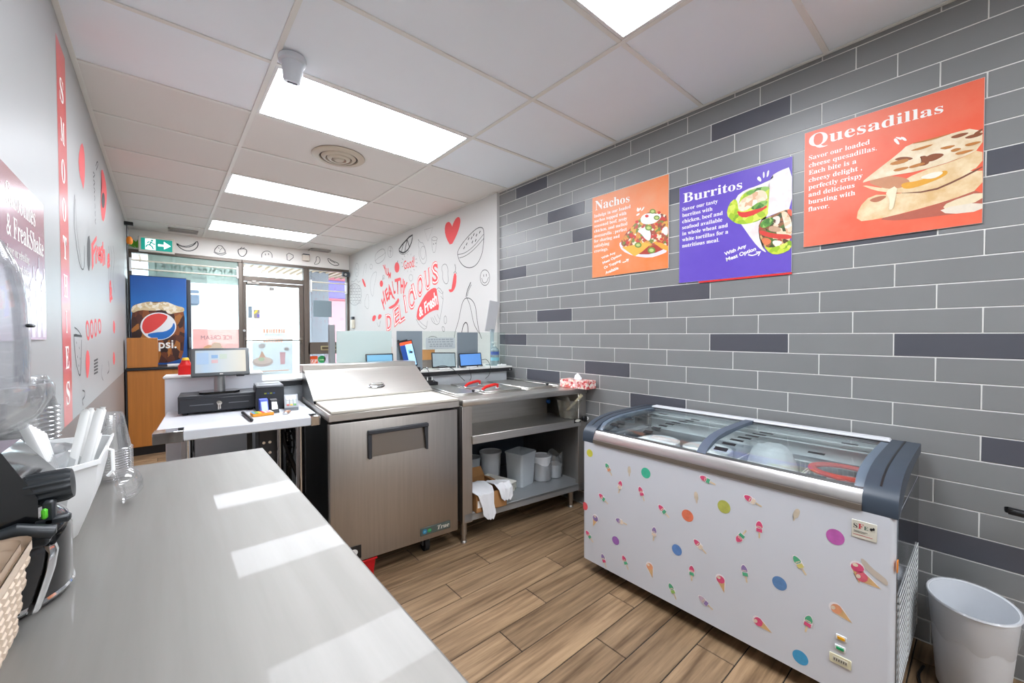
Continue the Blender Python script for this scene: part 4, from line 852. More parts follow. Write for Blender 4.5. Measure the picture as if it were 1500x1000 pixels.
b = B(); b.box(-.762, 0, -.006, .78, .885, .925, .004); b.done('worktop_rim', steel, pt)
b = B(); b.box(-.748, -.006, -.004, .395, .9255, .940, .004, 2); b.done('cutting_board', M('board_white', 'd8d4c7', .5, var=.05, vs=9), pt)
hood = [(.62, .9255), (.62, .985), (.705, 1.098), (.72, 1.132), (.80, 1.135), (.80, .9255)]
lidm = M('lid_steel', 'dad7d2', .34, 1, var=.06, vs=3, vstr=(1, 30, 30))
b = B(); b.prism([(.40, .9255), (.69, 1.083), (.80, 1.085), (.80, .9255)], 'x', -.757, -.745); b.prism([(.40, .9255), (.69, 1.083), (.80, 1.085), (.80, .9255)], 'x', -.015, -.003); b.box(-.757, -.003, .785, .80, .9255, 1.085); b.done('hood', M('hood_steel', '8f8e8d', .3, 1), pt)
b = B(); b.prism([(.392, .943), (.392, .953), (.672, 1.098), (.688, 1.104), (.688, 1.094)], 'x', -.762, .002); lid = b.done('lid', lidm, pt)
b = B(); b.box(-.772, .006, .692, .82, 1.086, 1.138, .004); b.done('lid_hinge_plate', lidm, pt)
h0 = FF.px(551, 572, y=.475); sl = Matrix.Translation((h0.x, .475, .9965)) @ Matrix.Rotation(math.atan2(.145, .28), 4, 'X')
b = B(); b.lathe([(0, .0), (.052, 0), (.058, .003), (.05, .006), (.03, .008), (0, .008)], 24, sy=.42, T=sl); b.tube([sl @ Vector(p) for p in ((-.045, 0, .004), (-.04, -.008, .022), (0, -.012, .026), (.04, -.008, .022), (.045, 0, .004))], .006, 8, smooth=1); b.done('lid_handle', chrome, lid)
for x, y in ((-.19, .10), (-.57, .10), (-.19, .68), (-.57, .68)):
    b = B(); b.cyl((x-.014, y, .045), (x+.014, y, .045), .045, None, 20); b.mat(1).box(x-.024, x+.024, y-.03, y+.03, .085, .116, .004); b.box(x-.024, x-.018, y-.02, y+.02, .04, .09); b.box(x+.018, x+.024, y-.02, y+.02, .04, .09); b.done('caster', [rubber, M('caster_steel', '7d8083', .4, .8)], pt)
# red crate on the floor by the fridge
cr_ = FR((.884, 2.2, 0), FA); t = thing('red_crate', 'small red plastic crate on the floor under the corner of the prep fridge', 'crate', cr_.w(-.11, .1), FA)
b = B(); b.rbox(-.11, .11, -.1, .1, .004, .10, .012, -.10, .10, -.09, .09, cap=False); b.rbox(-.104, .104, -.094, .094, .012, .10, .01, -.095, .095, -.085, .085, cap=False); b.box(-.10, .10, -.09, .09, 0, .01, .003); b.done('crate_body', M('crate_red', 'd0141c', .45, var=.2, vs=60), t)
b = B()
for s_ in (-1, 1): b.box(-.115, .115, s_*.1-.006, s_*.1+.006, .095, .106, .003); b.box(s_*.11-.006, s_*.11+.006, -.1, .1, .095, .106, .003)
b.done('rim', M('crate_red', 'd0141c', .45), t)
# ================================================================== STEAM TABLE
SA = math.radians(-7); SF = FR(FF.w(.022, .0), SA)
stt = thing('steam_table', 'stainless steam table with open shelves and flat lids by the tile wall', 'table', SF.loc, SA)
SW = 1.068
b = B(); b.box(0, SW, -.008, .76, .885, .925, .004, 2); b.done('table_top', M('wet_steel', 'd0cdc8', .34, 1, var=.08, vs=2, rvar=.1), stt)
for x0, x1 in ((.0, .072), (SW-.085, SW-.005)):
    b = B(); b.box(x0, x1, .0, .03, .137, .885, .003); xs = x0 if x0 < .1 else x1-.012; b.box(xs, xs+.012, .03, .74, .137, .885, .002); b.done('end_panel', steel_v, stt)
for x, y in ((.03, .045), (SW-.095, .07), (.03, .71), (SW-.05, .71)):
    b = B(); b.cyl((x, y, .05), (x, y, .15), .021, None, 16); b.cyl((x, y, .0), (x, y, .055), .016, .017, 16); b.lathe([(.0, 0), (.022, 0), (.02, .008), (.016, .012)], 16, (x, y, 0)); b.done('leg', steel_v, stt)
b = B(); b.box(.075, SW-.09, .33, .74, .62, .884, .003); b.done('well_box', steel, stt)
b = B(); b.box(.066, SW-.07, -.012, .33, .672, .69, .002); b.box(.066, SW-.07, -.014, .0, .638, .692, .003); b.done('middle_shelf', steel, stt)
b = B(); b.box(.014, SW-.02, .0, .70, .178, .195, .002); b.box(.014, SW-.02, .0, .014, .145, .196, .002); b.done('bottom_shelf', M('shelf_steel', 'c3c7c9', .5, .8, var=.1, vs=4), stt)
b = B(); b.box(.014, SW-.02, .70, .715, .15, .62, .002); b.done('back_panel', M('back_panel_blue', '5a6270', .4, .4), stt)  # back panel in its own dark blue-grey
v = SF.px(857, 613, y=-.03)
b = B(); b.lathe([(0, 0), (.022, 0), (.024, .018), (.018, .022), (0, .022)], 16, T=Matrix.Translation((v.x, -.014, v.z)) @ Matrix.Rotation(PI/2, 4, 'X')); b.box(v.x-.006, v.x+.006, -.05, -.03, v.z-.02, v.z+.022, .003); b.mat(1).cyl((v.x+.02, -.03, v.z), (v.x+.02, -.034, v.z), .013, None, 14); b.done('gas_knob', [black_pl, white_pr], stt, label='black control knob')
b = B(); b.box(v.x-.098, v.x-.03, -.0165, -.014, v.z-.026, v.z+.005, .001); b.mat(1); b.poly([(q[0], -.0172, q[1]) for q in oval(v.x-.062, v.z-.010, .028, .010, 18)]); b.done('maker_plate', [black_pl, M('badge_silver', 'dcd9cc', .3)], stt)
v = SF.px(808, 587, y=.325); b = B(); b.lathe([(0, 0), (.016, 0), (.017, .014), (.011, .018), (0, .018)], 14, T=Matrix.Translation((v.x, .33, v.z)) @ Matrix.Rotation(PI/2, 4, 'X')); b.done('drain_valve', M('valve_blue', '1d6fc4', .4), stt, label='blue valve knob')
# flat lids over the wells
def wlid(x0, x1, y0, y1, lab, redh=None):
    t = thing('well_cover', lab, 'lid', SF.w((x0+x1)/2, (y0+y1)/2, .9255), SA, 'flat lids on the steam table')
    hx, hy = (x1-x0)/2, (y1-y0)/2; b = B(); b.box(-hx, hx, -hy, hy, 0, .006, .002); b.box(-hx+.02, hx-.02, -hy+.02, hy-.02, .006, .014, .005); b.done('lid_plate', M('lid_plate_steel', 'd2d0ca', .34, 1, var=.08, vs=4), t)
    if redh:
        p0, p1 = SF.px(*redh[0], z=.952), SF.px(*redh[1], z=.966); c = Vector(((x0+x1)/2, (y0+y1)/2, .9255)); a, e = p0-c, p1-c
        b = B(); m = (a+e)/2; m.z += .010; b.tube([a-Vector((0, 0, .012)), a, a*.6+m*.4+Vector((0, 0, .006)), m, e*.6+m*.4+Vector((0, 0, .004)), e, e-Vector((0, 0, .03))], [.007, .0095, .0105, .0105, .0105, .0095, .007], 12, smooth=0); b.done('grip', M('silicone_red', 'd8221c', .45), t)
        b = B()
        for q in (a, e): b.box(q.x-.016, q.x+.016, q.y-.02, q.y+.02, .012, .022, .003)
        b.done('hinge', chrome, t)
    else:
        b = B(); b.cyl((hx-.05, -hy+.05, .014), (hx-.05, -hy+.05, .03), .008, .012, 12); b.done('knob', black_pl, t)
wlid(.02, .235, .14, .72, 'flat steel lid on the steam table beside the prep fridge'); wlid(.245, .60, .43, .72, 'flat steel lid whose red grip is nearer the tablets', ((684, 565), (707, 558)))
wlid(.245, .60, .14, .42, 'flat steel lid whose red grip is nearer the front edge', ((708, 570), (731, 563))); wlid(.61, .90, .14, .72, 'wide flat steel lid on the steam table, second from the tile wall'); wlid(.91, 1.045, .14, .72, 'narrow flat steel lid on the steam table against the tile wall')
def fit(x, y): return x*(1-.112*max(0, min(y, .8)))
for o in stt.children:
    for v in o.data.vertices: v.co.x = fit(v.co.x, v.co.y)
for t in [o for o in bpy.data.objects if o.name.startswith('well_cover')]:
    c = SF.l(t.location); t.location = SF.w(fit(c.x, c.y), c.y, c.z)
    for o in t.children:
        for v in o.data.vertices: v.co.x = fit(c.x+v.co.x, c.y+v.co.y)-fit(c.x, c.y)
# tissue box
tb = FR((2.425, 2.05, .926), math.radians(92)); t = thing('tissue_box', 'floral pink tissue box on the corner of the steam table', 'tissue box', (2.425, 2.06, .926), math.radians(-88))
b = B(); b.box(-.13, .13, -.058, .058, 0, .062, .002); b.done('carton', SPOT('floral_print', ['e8b7b4', 'f0d6cf', 'd96a62', 'efe6dc', 'e79a92', 'c94a4a', 'e9d9c2'], 75, .5), t)
b = B(); b.poly([(q[0], q[1], .0626) for q in oval(0, 0, .07, .022, 20)]); b.done('slot_film', G('slot_film', 'dfe5ea', .3, .1, .3), t)
b = B(); random.seed(5); b.loft([[(.03*math.cos(2*PI*i/14)*s_*(1+.3*random.random()), .014*math.sin(2*PI*i/14)*s_*(1+.4*random.random()), z) for i in range(14)] for s_, z in ((.9, .06), (1.0, .075), (.6, .095), (.15, .108))]); b.done('tissue', M('tissue_white', 'eef0f2', .9), t)
# clear bucket with a wooden-handled tool on the middle shelf
v = SF.px(838, 612, z=.691); t = thing('clear_bucket', 'clear plastic bucket on the middle shelf of the steam table', 'bucket', SF.w(v.x, .088, .691), SA)
b = B(); b.lathe([(0, .002), (.072, 0), (.078, .005), (.098, .135), (.104, .138), (.104, .142), (.096, .141), (.075, .008), (0, .006)], 28); b.done('bucket_body', G('smoky_clear', 'f2f1ec', .2, .06, .16, 'd8d6cc', .35), t)
b = B(); b.lathe([(0, .008), (.0745, .008), (.082, .06), (0, .06)], 24); b.done('water', G('murky_water', 'd8d2c6', .2, .02, .4, 'b8b0a2', .3), t)
b = B(); b.tube([(-.035, .035, .02), (.01, -.05, .12), (.032, -.105, .185)], [.010, .010, .013], 10); o = b.done('spatula', M('pale_wood', 'd8cfae', .6)); o.location = SF.w(v.x, .088, .691); o.rotation_euler = (0, 0, SA); tag(o, 'pale wooden handle standing in the clear bucket', 'utensil')
# ---- things on the bottom shelf
Z0 = .196
def kx(u, v, z): return SF.px(u, v, z=z)
t = thing('cardboard_box', 'open brown cardboard box on the bottom shelf of the steam table', 'box', SF.w(.20, .125, Z0), SA); card = M('cardboard', 'b0804f', .8, var=.12, vs=5); b = B()
hx, hy, h = .115, .15, .115
for a in ((-hx, hx, -hy, -hy+.004), (-hx, hx, hy-.004, hy), (-hx, -hx+.004, -hy, hy), (hx-.004, hx, -hy, hy)): b.box(*a, 0, h)
b.box(-hx, hx, -hy, hy, 0, .004); b.done('box_body', card, t)
for (p, q, d) in (((-hx, hy, h), (hx, hy, h), (0, .06, .05)), ((hx, -hy, h), (hx, hy, h), (.05, 0, -.02))):
    b = B(); p, q, d = Vector(p), Vector(q), Vector(d); n_ = (q-p).cross(d).normalized()*.003; b.loft([[p, q, q+d, p+d], [p+n_, q+n_, q+d+n_, p+d+n_]]); b.done('flap', card, t)
b = B(); b.box(-.105, -.055, -hy-.0012, -hy, .03, .075); b.done('label', paper, t)
bag_m = M('bag_white', 'e9eaec', .55, bump=.2, bs=14)
def drape(lab, pts, w0, nm='plastic_bag'):
    """a limp bag: a strip following pts (x, y, z) with widths, thin but closed"""
    b = B(); P = [Vector(p) for p in pts]; rg = []
    for i, p in enumerate(P):
        w_ = w0[i] if isinstance(w0, list) else w0
        rg.append([p+Vector((w_*(k/8-.5)*2, .004*math.sin(k*2.1+i*1.3), .006*math.sin(k*1.6+i))) for k in range(9)] + [p+Vector((w_*(k/8-.5)*2, .004*math.sin(k*2.1+i*1.3)+.006, .006*math.sin(k*1.6+i)+.005)) for k in range(8, -1, -1)])
    b.loft(rg); o = b.done(nm, bag_m); o.location = SF.w(.20, .125, Z0); o.rotation_euler = (0, 0, SA); tag(o, lab, 'bag', 'white bags in the cardboard box')
drape('white plastic bag hanging farthest down the front of the cardboard box', [(-.06, .10, .10), (-.06, .0, .125), (-.055, -.12, .128), (-.05, -.165, .115), (-.04, -.172, .05), (-.03, -.175, -.01), (-.02, -.176, -.05)], [.09, .09, .08, .06, .045, .045, .02])
drape('white plastic bag spilling over the corner of the cardboard box', [(.06, .02, .115), (.075, -.08, .14), (.085, -.145, .15), (.10, -.168, .12), (.105, -.172, .07), (.11, -.172, .045)], [.03, .05, .06, .055, .045, .02])
drape('crumpled white bag edge standing up at the back of the cardboard box', [(-.05, .13, .10), (-.05, .138, .15), (-.045, .14, .19)], [.04, .04, .03])
foam = M('foam_white', 'eeece4', .8)
p = kx(744, 716, Z0)
for i in range(5):
    t = thing('foam_tray', ('lowest', 'second lowest', 'middle', 'second highest', 'topmost')[i]+' white ribbed foam tray in the stack behind the cardboard box', 'tray', SF.w(.395, .25, Z0+.001+i*.0125), SA+.35, 'stacked foam trays'); b = B(); b.rbox(-.085, .085, -.14, .14, .0, .018, .02, -.07, .07, -.125, .125, cap=False); b.rbox(-.082, .082, -.137, .137, .0035, .018, .02, -.066, .066, -.122, .122, cap=False); b.box(-.07, .07, -.125, .125, 0, .0035); b.done('tray_shell', foam, t)
    b = B()
    for k in range(9): b.box(-.06, .06, -.11+k*.026, -.10+k*.026, .0036, .008, .002)
    b.done('ribs', foam, t, kind='stuff')
greyp = M('grey_container', 'bcc3c7', .35, spec=.4); whitep = M('tub_plastic', 'e6e8ea', .35)
t = thing('food_container', 'tall square grey container standing on the bottom shelf', 'container', SF.w(.625, .26, Z0), SA+.3); b = B(); b.rbox(-.09, .09, -.085, .085, 0, .245, .02, -.078, .078, -.074, .074, cap=False); b.rbox(-.086, .086, -.081, .081, .006, .245, .018, -.074, .074, -.07, .07, cap=False); b.rbox(-.078, .078, -.074, .074, 0, .006, .02); b.done('container_body', greyp, t); b = B(); b.rbox(-.094, .094, -.089, .089, .236, .248, .02, cap=False); b.done('rim', greyp, t)
def rtub(x, y, r, h, lab, m, lid=True, nm='round_tub'):
    t = thing(nm, lab, 'tub', SF.w(x, y, Z0+.001), SA, 'tubs on the bottom shelf'); b = B(); b.lathe([(0, 0), (r*.84, 0), (r*.88, .006), (r, h)], 26); b.done('tub_body', m, t)
    b = B(); b.lathe([(r*1.0, h-.012), (r*1.05, h-.010), (r*1.05, h+.003), (r*.96, h+.005), (r*.9, h-.002), (0, h-.002)], 26); b.done('lid', m, t)
rtub(.33, .52, .075, .18, 'round grey tub at the back of the bottom shelf', greyp); rtub(.50, .50, .085, .205, 'round white tub between the grey tub and the square container', whitep)
rtub(.81, .24, .075, .185, 'white lidded tub half inside a bag beside the square container', whitep); rtub(.935, .23, .06, .10, 'short white tub in the clear bag by the end panel', whitep)
def pbag(x, y, r, h, lab, sd, m):
    random.seed(sd); b = B(); n = 26; rg = []
    for s_, z in ((.85, .0), (1.05, .03), (1.12, .35), (1.06, .7), (1.0, 1.0)): rg.append([(r*s_*math.cos(2*PI*i/n)*(1+.05*math.sin(i*1.9+sd+z*5)), r*s_*math.sin(2*PI*i/n)*(1+.05*math.sin(i*2.4+z*4)), max(0, z*h*(1+.09*math.sin(i*.75+sd)*z))) for i in range(n)])
    b.loft(rg, cap=False); o = b.done('clear_bag', m); o.location = SF.w(x, y, Z0+.001); o.rotation_euler = (0, 0, SA); tag(o, lab, 'bag')
pbag(.81, .24, .076, .13, 'crumpled clear bag pulled up around the white lidded tub', 3, G('bag_milky', 'f4f5f6', .5, .15, .35, 'eceef0')); pbag(.935, .23, .062, .19, 'loose clear bag standing open around the short white tub', 4, G('bag_film', 'f2f4f5', .35, .12, .22, 'eef0f2'))
b = B()
for i, (x, y) in enumerate(((.72, .35), (.8, .28), (.88, .40), (.95, .30))): p = SF.w(x, y, .012); b.tube([p+Vector((-.1, .03*i, .004)), p+Vector((-.02, .05, .02)), p+Vector((.05, -.03, .008)), p+Vector((.12, .02, .004))], .006, 6, smooth=1)
tag(b.done('loose_hose', M('hose_grey', '6f7274', .5), kind='stuff'), 'tangle of grey hoses and dust on the floor under the steam table', 'hoses')
# white plinth strip where the floor meets the tile wall
b = B(); b.box(XR-.006, XR, .9, YT, 0, .012, .002); o = b.done('baseboard_tile', M('dirty_sealant', 'b8b4ac', .7)); o['kind'] = 'structure'
# ================================================================== STEEL WORK TABLE IN FRONT OF THE CAMERA
TZ = .965
wt = thing('work_table', 'long stainless work table along the white wall in front of the camera', 'table', (-.04, .4, 0)); o0 = Vector((-.04, .4, 0))
tst = M('table_steel', '8e8b86', .52, .7, coat=.11, crough=.03, var=.06, vs=2.2, vstr=(18, 1, 18), rvar=.1)
b = B(); pl = [(-.325, -.75), (.247, -.75), (.247, 1.566), (-.325, 1.606)]; b.prism([(p[0]-o0.x, p[1]-o0.y) for p in pl], 'z', TZ-.045, TZ)
top = b.done('table_top', tst, wt)
bm = bmesh.new(); bm.from_mesh(top.data); bmesh.ops.bevel(bm, geom=[e for e in bm.edges if e.calc_length() > .3], offset=.004, segments=2, profile=.5, affect='EDGES'); bm.to_mesh(top.data); bm.free()
for x, y in ((-.28, 1.5), (.20, 1.48), (-.28, -.68), (.20, -.68), (-.28, .4), (.20, .4)):
    b = B(); x -= o0.x; y -= o0.y; b.cyl((x, y, .06), (x, y, TZ-.045), .02, None, 14); b.cyl((x, y, 0), (x, y, .06), .016, .018, 14); b.done('leg', chrome, wt)
b = B(); b.box(-.30-o0.x, .22-o0.x, -.7-o0.y, 1.52-o0.y, .25, .275, .004); b.done('under_shelf', steel, wt)
# ---- juicer
jc = thing('juicer', 'black countertop juicer with a clear bowl and dome, cut off by the photo edge', 'juicer', (-.205, .897, TZ+.001))
b = B(); b.lathe([(0, 0), (.092, 0), (.095, .004), (.0965, .012), (.0965, .09), (.092, .108), (.078, .125), (.05, .135), (0, .137)], 40); b.done('base', M('smoke_black', '0d0e10', .09, 0, coat=.6), jc)
b = B(); b.lathe([(.0965, .006), (.0985, .009), (.0965, .012)], 40); b.done('base_ring', chrome, jc)
b = B(); b.loft([[(-.10, -.075, .11), (.075, -.075, .11), (.075, .08, .11), (-.10, .08, .11)], [(-.10, -.07, .17), (.074, -.07, .155), (.074, .06, .16), (-.10, .06, .17)], [(-.10, -.06, .225), (.040, -.05, .218), (.040, .045, .218), (-.10, .045, .225)]]); b.done('motor_housing', black_gl, jc)
b = B(); kn = Matrix.Translation((.048, -.045, .158)) @ Matrix.Rotation(PI/2-.08, 4, 'Y')
rg = []
for z, r in ((0, .015), (.004, .0185), (.012, .0195), (.013, .0235), (.050, .0225), (.056, .0195), (.058, 0.001)):
    rg.append([kn @ Vector(((r-(.0024 if (i % 4 in (0, 3) and .012 < z < .052) else 0))*math.cos(2*PI*i/56), (r-(.0024 if (i % 4 in (0, 3) and .012 < z < .052) else 0))*math.sin(2*PI*i/56), z)) for i in range(56)])
b.loft(rg); b.done('ribbed_knob', M('knob_black', '1d2226', .4), jc)
b = B(); b.box(.078, .084, -.082, -.076, .128, .142, .002); b.done('green_mark', M('signal_green', '57c22a', .4), jc)
b = B()
b.box(.02, .085, -.085, -.05, .092, .108, .004); b.box(.07, .104, -.075, -.06, .116, .127, .003); b.box(.078, .090, -.075, -.06, .10, .15, .003); b.tube([(.03, -.09, .115), (.06, -.095, .125), (.09, -.09, .112)], .009, 10)
b.done('spout_clamp', M('knob_black', '1d2226', .4), jc)
b = B()
for t_ in (0, 1): pass
b.loft([[(.088+dx*.009*.3, -.10+dy*.016, z) for dx, dy in ((1, 0), (.7, .7), (0, 1), (-.7, .7), (-1, 0), (-.7, -.7), (0, -1), (.7, -.7))] for z in (0,)] + [[(x+.006*math.cos(k*PI/4), -.095+w_*math.sin(k*PI/4), z) for k in range(8)] for x, w_, z in ((.096, .010, .118), (.099, .015, .105), (.094, .018, .08), (.084, .017, .045), (.074, .012, .018), (.071, .006, .012))][0:0] if False else [[(x+.006*math.cos(k*PI/4), -.098+w_*math.sin(k*PI/4), z) for k in range(8)] for x, w_, z in ((.088, .008, .100), (.090, .013, .092), (.087, .016, .07), (.080, .015, .042), (.074, .011, .022), (.072, .005, .016))])
b.done('chrome_lever', chrome, jc)
b = B(); b.lathe([(.03, .237), (.05, .245), (.066, .262), (.074, .282), (.076, .305), (.080, .305), (.082, .300), (.082, .285), (.080, .283), (.070, .262), (.054, .241), (.03, .233)], 40); b.done('clear_bowl', G('juicer_clear', 'ffffff', .25, .03, .08, 'f4f6fa', .5), jc)
b = B(); b.lathe([(.058, .30), (.0595, .36), (.058, .42), (.051, .47), (.037, .505), (.015, .525), (0, .528)], 36); b.lathe([(.056, .30), (.0575, .36), (.056, .42), (.049, .468), (.035, .502), (.014, .521), (0, .524)], 36); b.done('clear_dome', G('juicer_clear2', 'ffffff', .25, .03, .14, 'f0f2fa', .5), jc)
b = B(); b.lathe([(.0, .28), (.02, .285), (.03, .30), (.028, .40), (.02, .45), (0, .46)], 24); b.done('auger', M('auger_white', 'dfe3ea', .35), jc)
b = B(); b.box(.056, .0635, -.012, .012, .385, .39, .002); b.done('dome_clip', M('knob_black', '1d2226', .4), jc)
# ---- beige woven-look basket
bk = thing('basket', 'beige woven plastic basket on the work table, cut off by the photo edge', 'basket', (-.225, .65, TZ+.001)); bge = M('basket_beige', 'cdb9a4', .5, var=.06, vs=20)
BX0, BX1, BY0, BY1, BH = -.095, .094, -.15, .142, .12
b = B()
def brim(z0, z1, e, t_): 
    b.rbox(BX0-e, BX1+e, BY0-e, BY1+e, z0, z1, .022, n=4, cap=False); b.rbox(BX0-e+t_, BX1+e-t_, BY0-e+t_, BY1+e-t_, z0, z1, .02, n=4, cap=False)
brim(BH-.012, BH, .003, .008); brim(BH-.001, BH, .003, .008)
b.done('rim', bge, bk)
b = B()     # weave: staggered pads over a thin tapering wall
def lerp(a, c, t_): return a+(c-a)*t_
for side in range(4):
    for j in range(8):
        n = 12 if side % 2 == 0 else 8
        for i in range(n):
            z0, z1 = .006+j*.0132, .006+j*.0132+.0122; s0 = (i+(.5 if j % 2 else 0))/n; s1 = s0+.86/n
            if s1 > 1.0: continue
            tp = lambda z: lerp(.014, 0, z/BH)
            def P(s_, z, h):
                d = tp(z)
                return ((BX1-d+h, lerp(BY0+d, BY1-d, s_), z), (lerp(BX0+d, BX1-d, s_), BY1-d+h, z), (BX0+d-h, lerp(BY0+d, BY1-d, s_), z), (lerp(BX0+d, BX1-d, s_), BY0+d-h, z))[side]
            m_ = (s0+s1)/2; zm = (z0+z1)/2
            b.raw([P(s0, z0, 0), P(s1, z0, 0), P(s1, z1, 0), P(s0, z1, 0), P(lerp(s0, s1, .2), zm-.003, .0032), P(lerp(s0, s1, .8), zm-.003, .0032), P(lerp(s0, s1, .8), zm+.003, .0032), P(lerp(s0, s1, .2), zm+.003, .0032)], [(0, 1, 5, 4), (1, 2, 6, 5), (2, 3, 7, 6), (3, 0, 4, 7), (4, 5, 6, 7)])
b.done('weave', bge, bk, kind='stuff')
b = B(); b.rbox(BX0, BX1, BY0, BY1, 0, BH-.01, .018, BX0+.014, BX1-.014, BY0+.014, BY1-.014, cap=False); b.rbox(BX0+.003, BX1-.003, BY0+.003, BY1-.003, .003, BH-.01, .018, BX0+.017, BX1-.017, BY0+.017, BY1-.017, cap=False); b.box(BX0+.02, BX1-.02, BY0+.02, BY1-.02, 0, .003)
b.done('wall', bge, bk)
b = B()
for i in range(4): b.box(BX0+.03, BX1-.04, BY1-.0085, BY1-.0045, .088-i*.019, .092-i*.019)
b.done('slots', M('slot_shadow', '1a1714', .8), bk, kind='stuff')
# ---- white square tub with straws
wtb = thing('white_tub', 'white square plastic tub full of wrapped straws behind the juicer', 'tub', (-.195, 1.13, TZ+.001)); wp = M('tub_white2', 'eaebea', .35, spec=.4)
b = B(); X0, X1, Y0, Y1, H = -.105, .105, -.14, .14, .155
b.loft([[(X0*k+.0, Y0*k, 0) for k in (0,)]][0:0] or [[(px_*s_+ox, py_*s_+oy, z) for px_, py_ in [(X1-.03, Y1), (X1, Y1-.03), (X1, Y0+.03), (X1-.03, Y0), (X0+.03, Y0), (X0, Y0+.03), (X0, Y1-.03), (X0+.03, Y1)]] for s_, ox, oy, z in ((.58, 0, .01, 0), (.70, 0, .008, .015), (.85, 0, .004, .06), (.95, 0, .001, .11), (1, 0, 0, H), (1.03, 0, 0, H), (1.03, 0, 0, H-.008))], cap=True)
b.done('tub_body', wp, wtb)
bm = bmesh.new(); o = wtb.children[0]; bm.from_mesh(o.data); bmesh.ops.delete(bm, geom=[f for f in bm.faces if f.normal.z < -.9 and len(f.verts) == 8 and f.calc_center_median().z > .1] + [f for f in bm.faces if f.normal.z > .9 and len(f.verts) == 8], context='FACES_ONLY'); bm.to_mesh(o.data); bm.free()
b = B(); b.tube([(X1+.004, -.02, .10), (X1+.012, -.02, .11), (X1+.010, .0, .145), (X1+.0, .0, .15)], .003, 6); b.done('side_hook', wp, wtb)
slv = M('paper_sleeve', 'f4f4f2', .6); random.seed(11)
def straw(p, q, w, lab, grp='wrapped straws in the white tub'):
    b = B(); p, q = Vector(p), Vector(q); ax = (q-p).normalized(); sd = ax.cross(_f).normalized(); n_ = sd.cross(ax)
    rg = []
    for t_, k in ((0, .8), (.03, 1), (.95, 1), (.985, .55), (1.0, .75)): c = p.lerp(q, t_); rg.append([c+sd*(w*k*math.cos(2*PI*i/10))+n_*(w*.32*k*math.sin(2*PI*i/10)) for i in range(10)])
    b.loft(rg); o = b.done('wrapped_straw', slv); tag(o, lab, 'straw', grp)
def spx(u, v, Y): return PX(u, v, Y=Y)
for kk, (u, v, Y, w, ub, vb) in enumerate(((126, 599, 1.10, .009, 100, 705), (134, 597, 1.12, .0085, 108, 700), (146, 598, 1.09, .009, 117, 705), (151, 596, 1.11, .008, 124, 700))): straw(spx(ub, vb, Y-.03), spx(u, v, Y), w, ('first', 'second', 'third', 'fourth')[kk]+' tall white wrapped straw in the white tub, counted from the juicer')
for u, v, Y, ub, vb, l_ in ((166, 634, 1.14, 140, 690, 'thin white straw leaning out over the hook side of the white tub'), (148, 634, 1.16, 132, 680, 'thin white straw poking up just behind the tall wrapped ones')): straw(spx(ub, vb, Y-.02), spx(u, v, Y), .0035, l_)
for i in range(6): straw(spx(76+i*2, 706, 1.06+i*.012), spx(30+i*6, 617+i*3, 1.05+i*.012), .009, ORD[i].replace('topmost', 'first')+' white wrapped straw leaning toward the juicer in the white tub')
b = B(); random.seed(9); n = 22
b.loft([[(.195*0+.085*s_*math.cos(2*PI*i/n)*(1+.10*random.uniform(-1, 1)), .115*s_*math.sin(2*PI*i/n)*(1+.1*random.uniform(-1, 1)), z+.006*random.uniform(-1, 1)) for i in range(n)] for s_, z in ((.9, .07), (1.0, .11), (.95, .145), (.75, .155), (.35, .15), (.08, .148))], cap=False)
o = b.done('clear_bag', G('bag_film', 'f2f4f5', .35, .12, .22, 'eef0f2')); o.location = (-.195, 1.13, TZ+.003); tag(o, 'crumpled clear bag around the straws in the white tub', 'bag')
cupg = G('cup_clear', 'ffffff', .3, .06, .085, 'ffffff', .5)
def cup_stack(x, y, rb, rt, hc, n, st, lab, grp):
    src = None
    for i in range(n):
        if src is None:
            b = B(); b.lathe([(rb*1.06, 0), (rb*1.10, .0015), (rb*1.06, .0035), (rb, .005)]+[(rb+(rt-rb)*q+(.0012 if k % 2 else 0), .005+(hc-.008)*q) for k, q in enumerate((.7, .74, .78, .82, .86, .90, .94))]+[(rt, hc-.003), (rt*.94, hc), (0, hc)], 28); src = b.done('plastic_cup', cupg); src.location = (x, y, TZ+.001); tag(src, lab % 'lowest', 'cup', grp)
        else: c = src.copy(); COL.objects.link(c); c.location = (x, y, TZ+.001+i*st); c['label'] = lab % ('topmost' if i == n-1 else ORD[n-1-i] + ' from the top')
cup_stack(-.112, 1.495, .043, .029, .095, 13, .0062, 'clear cup, %s of the short upturned stack at the table end', 'clear cups in the short stack')
cup_stack(-.243, 1.44, .050, .036, .075, 21, .0102, 'clear cup, %s of the tall upturned stack by the red stripe', 'clear cups in the tall stack')
b = B(); b.lathe([(.040, 0), (.042, .003), (.040, .006), (.037, .008), (.034, .026), (.022, .040), (0, .045)], 28, T=Matrix.Translation((-.083, 1.25, TZ+.040)) @ Matrix.Rotation(1.35, 4, 'Y') @ Matrix.Rotation(.5, 4, 'Z'))
tag(b.done('clear_dome', cupg), 'clear dome lid standing on edge beside the white tub', 'lid')
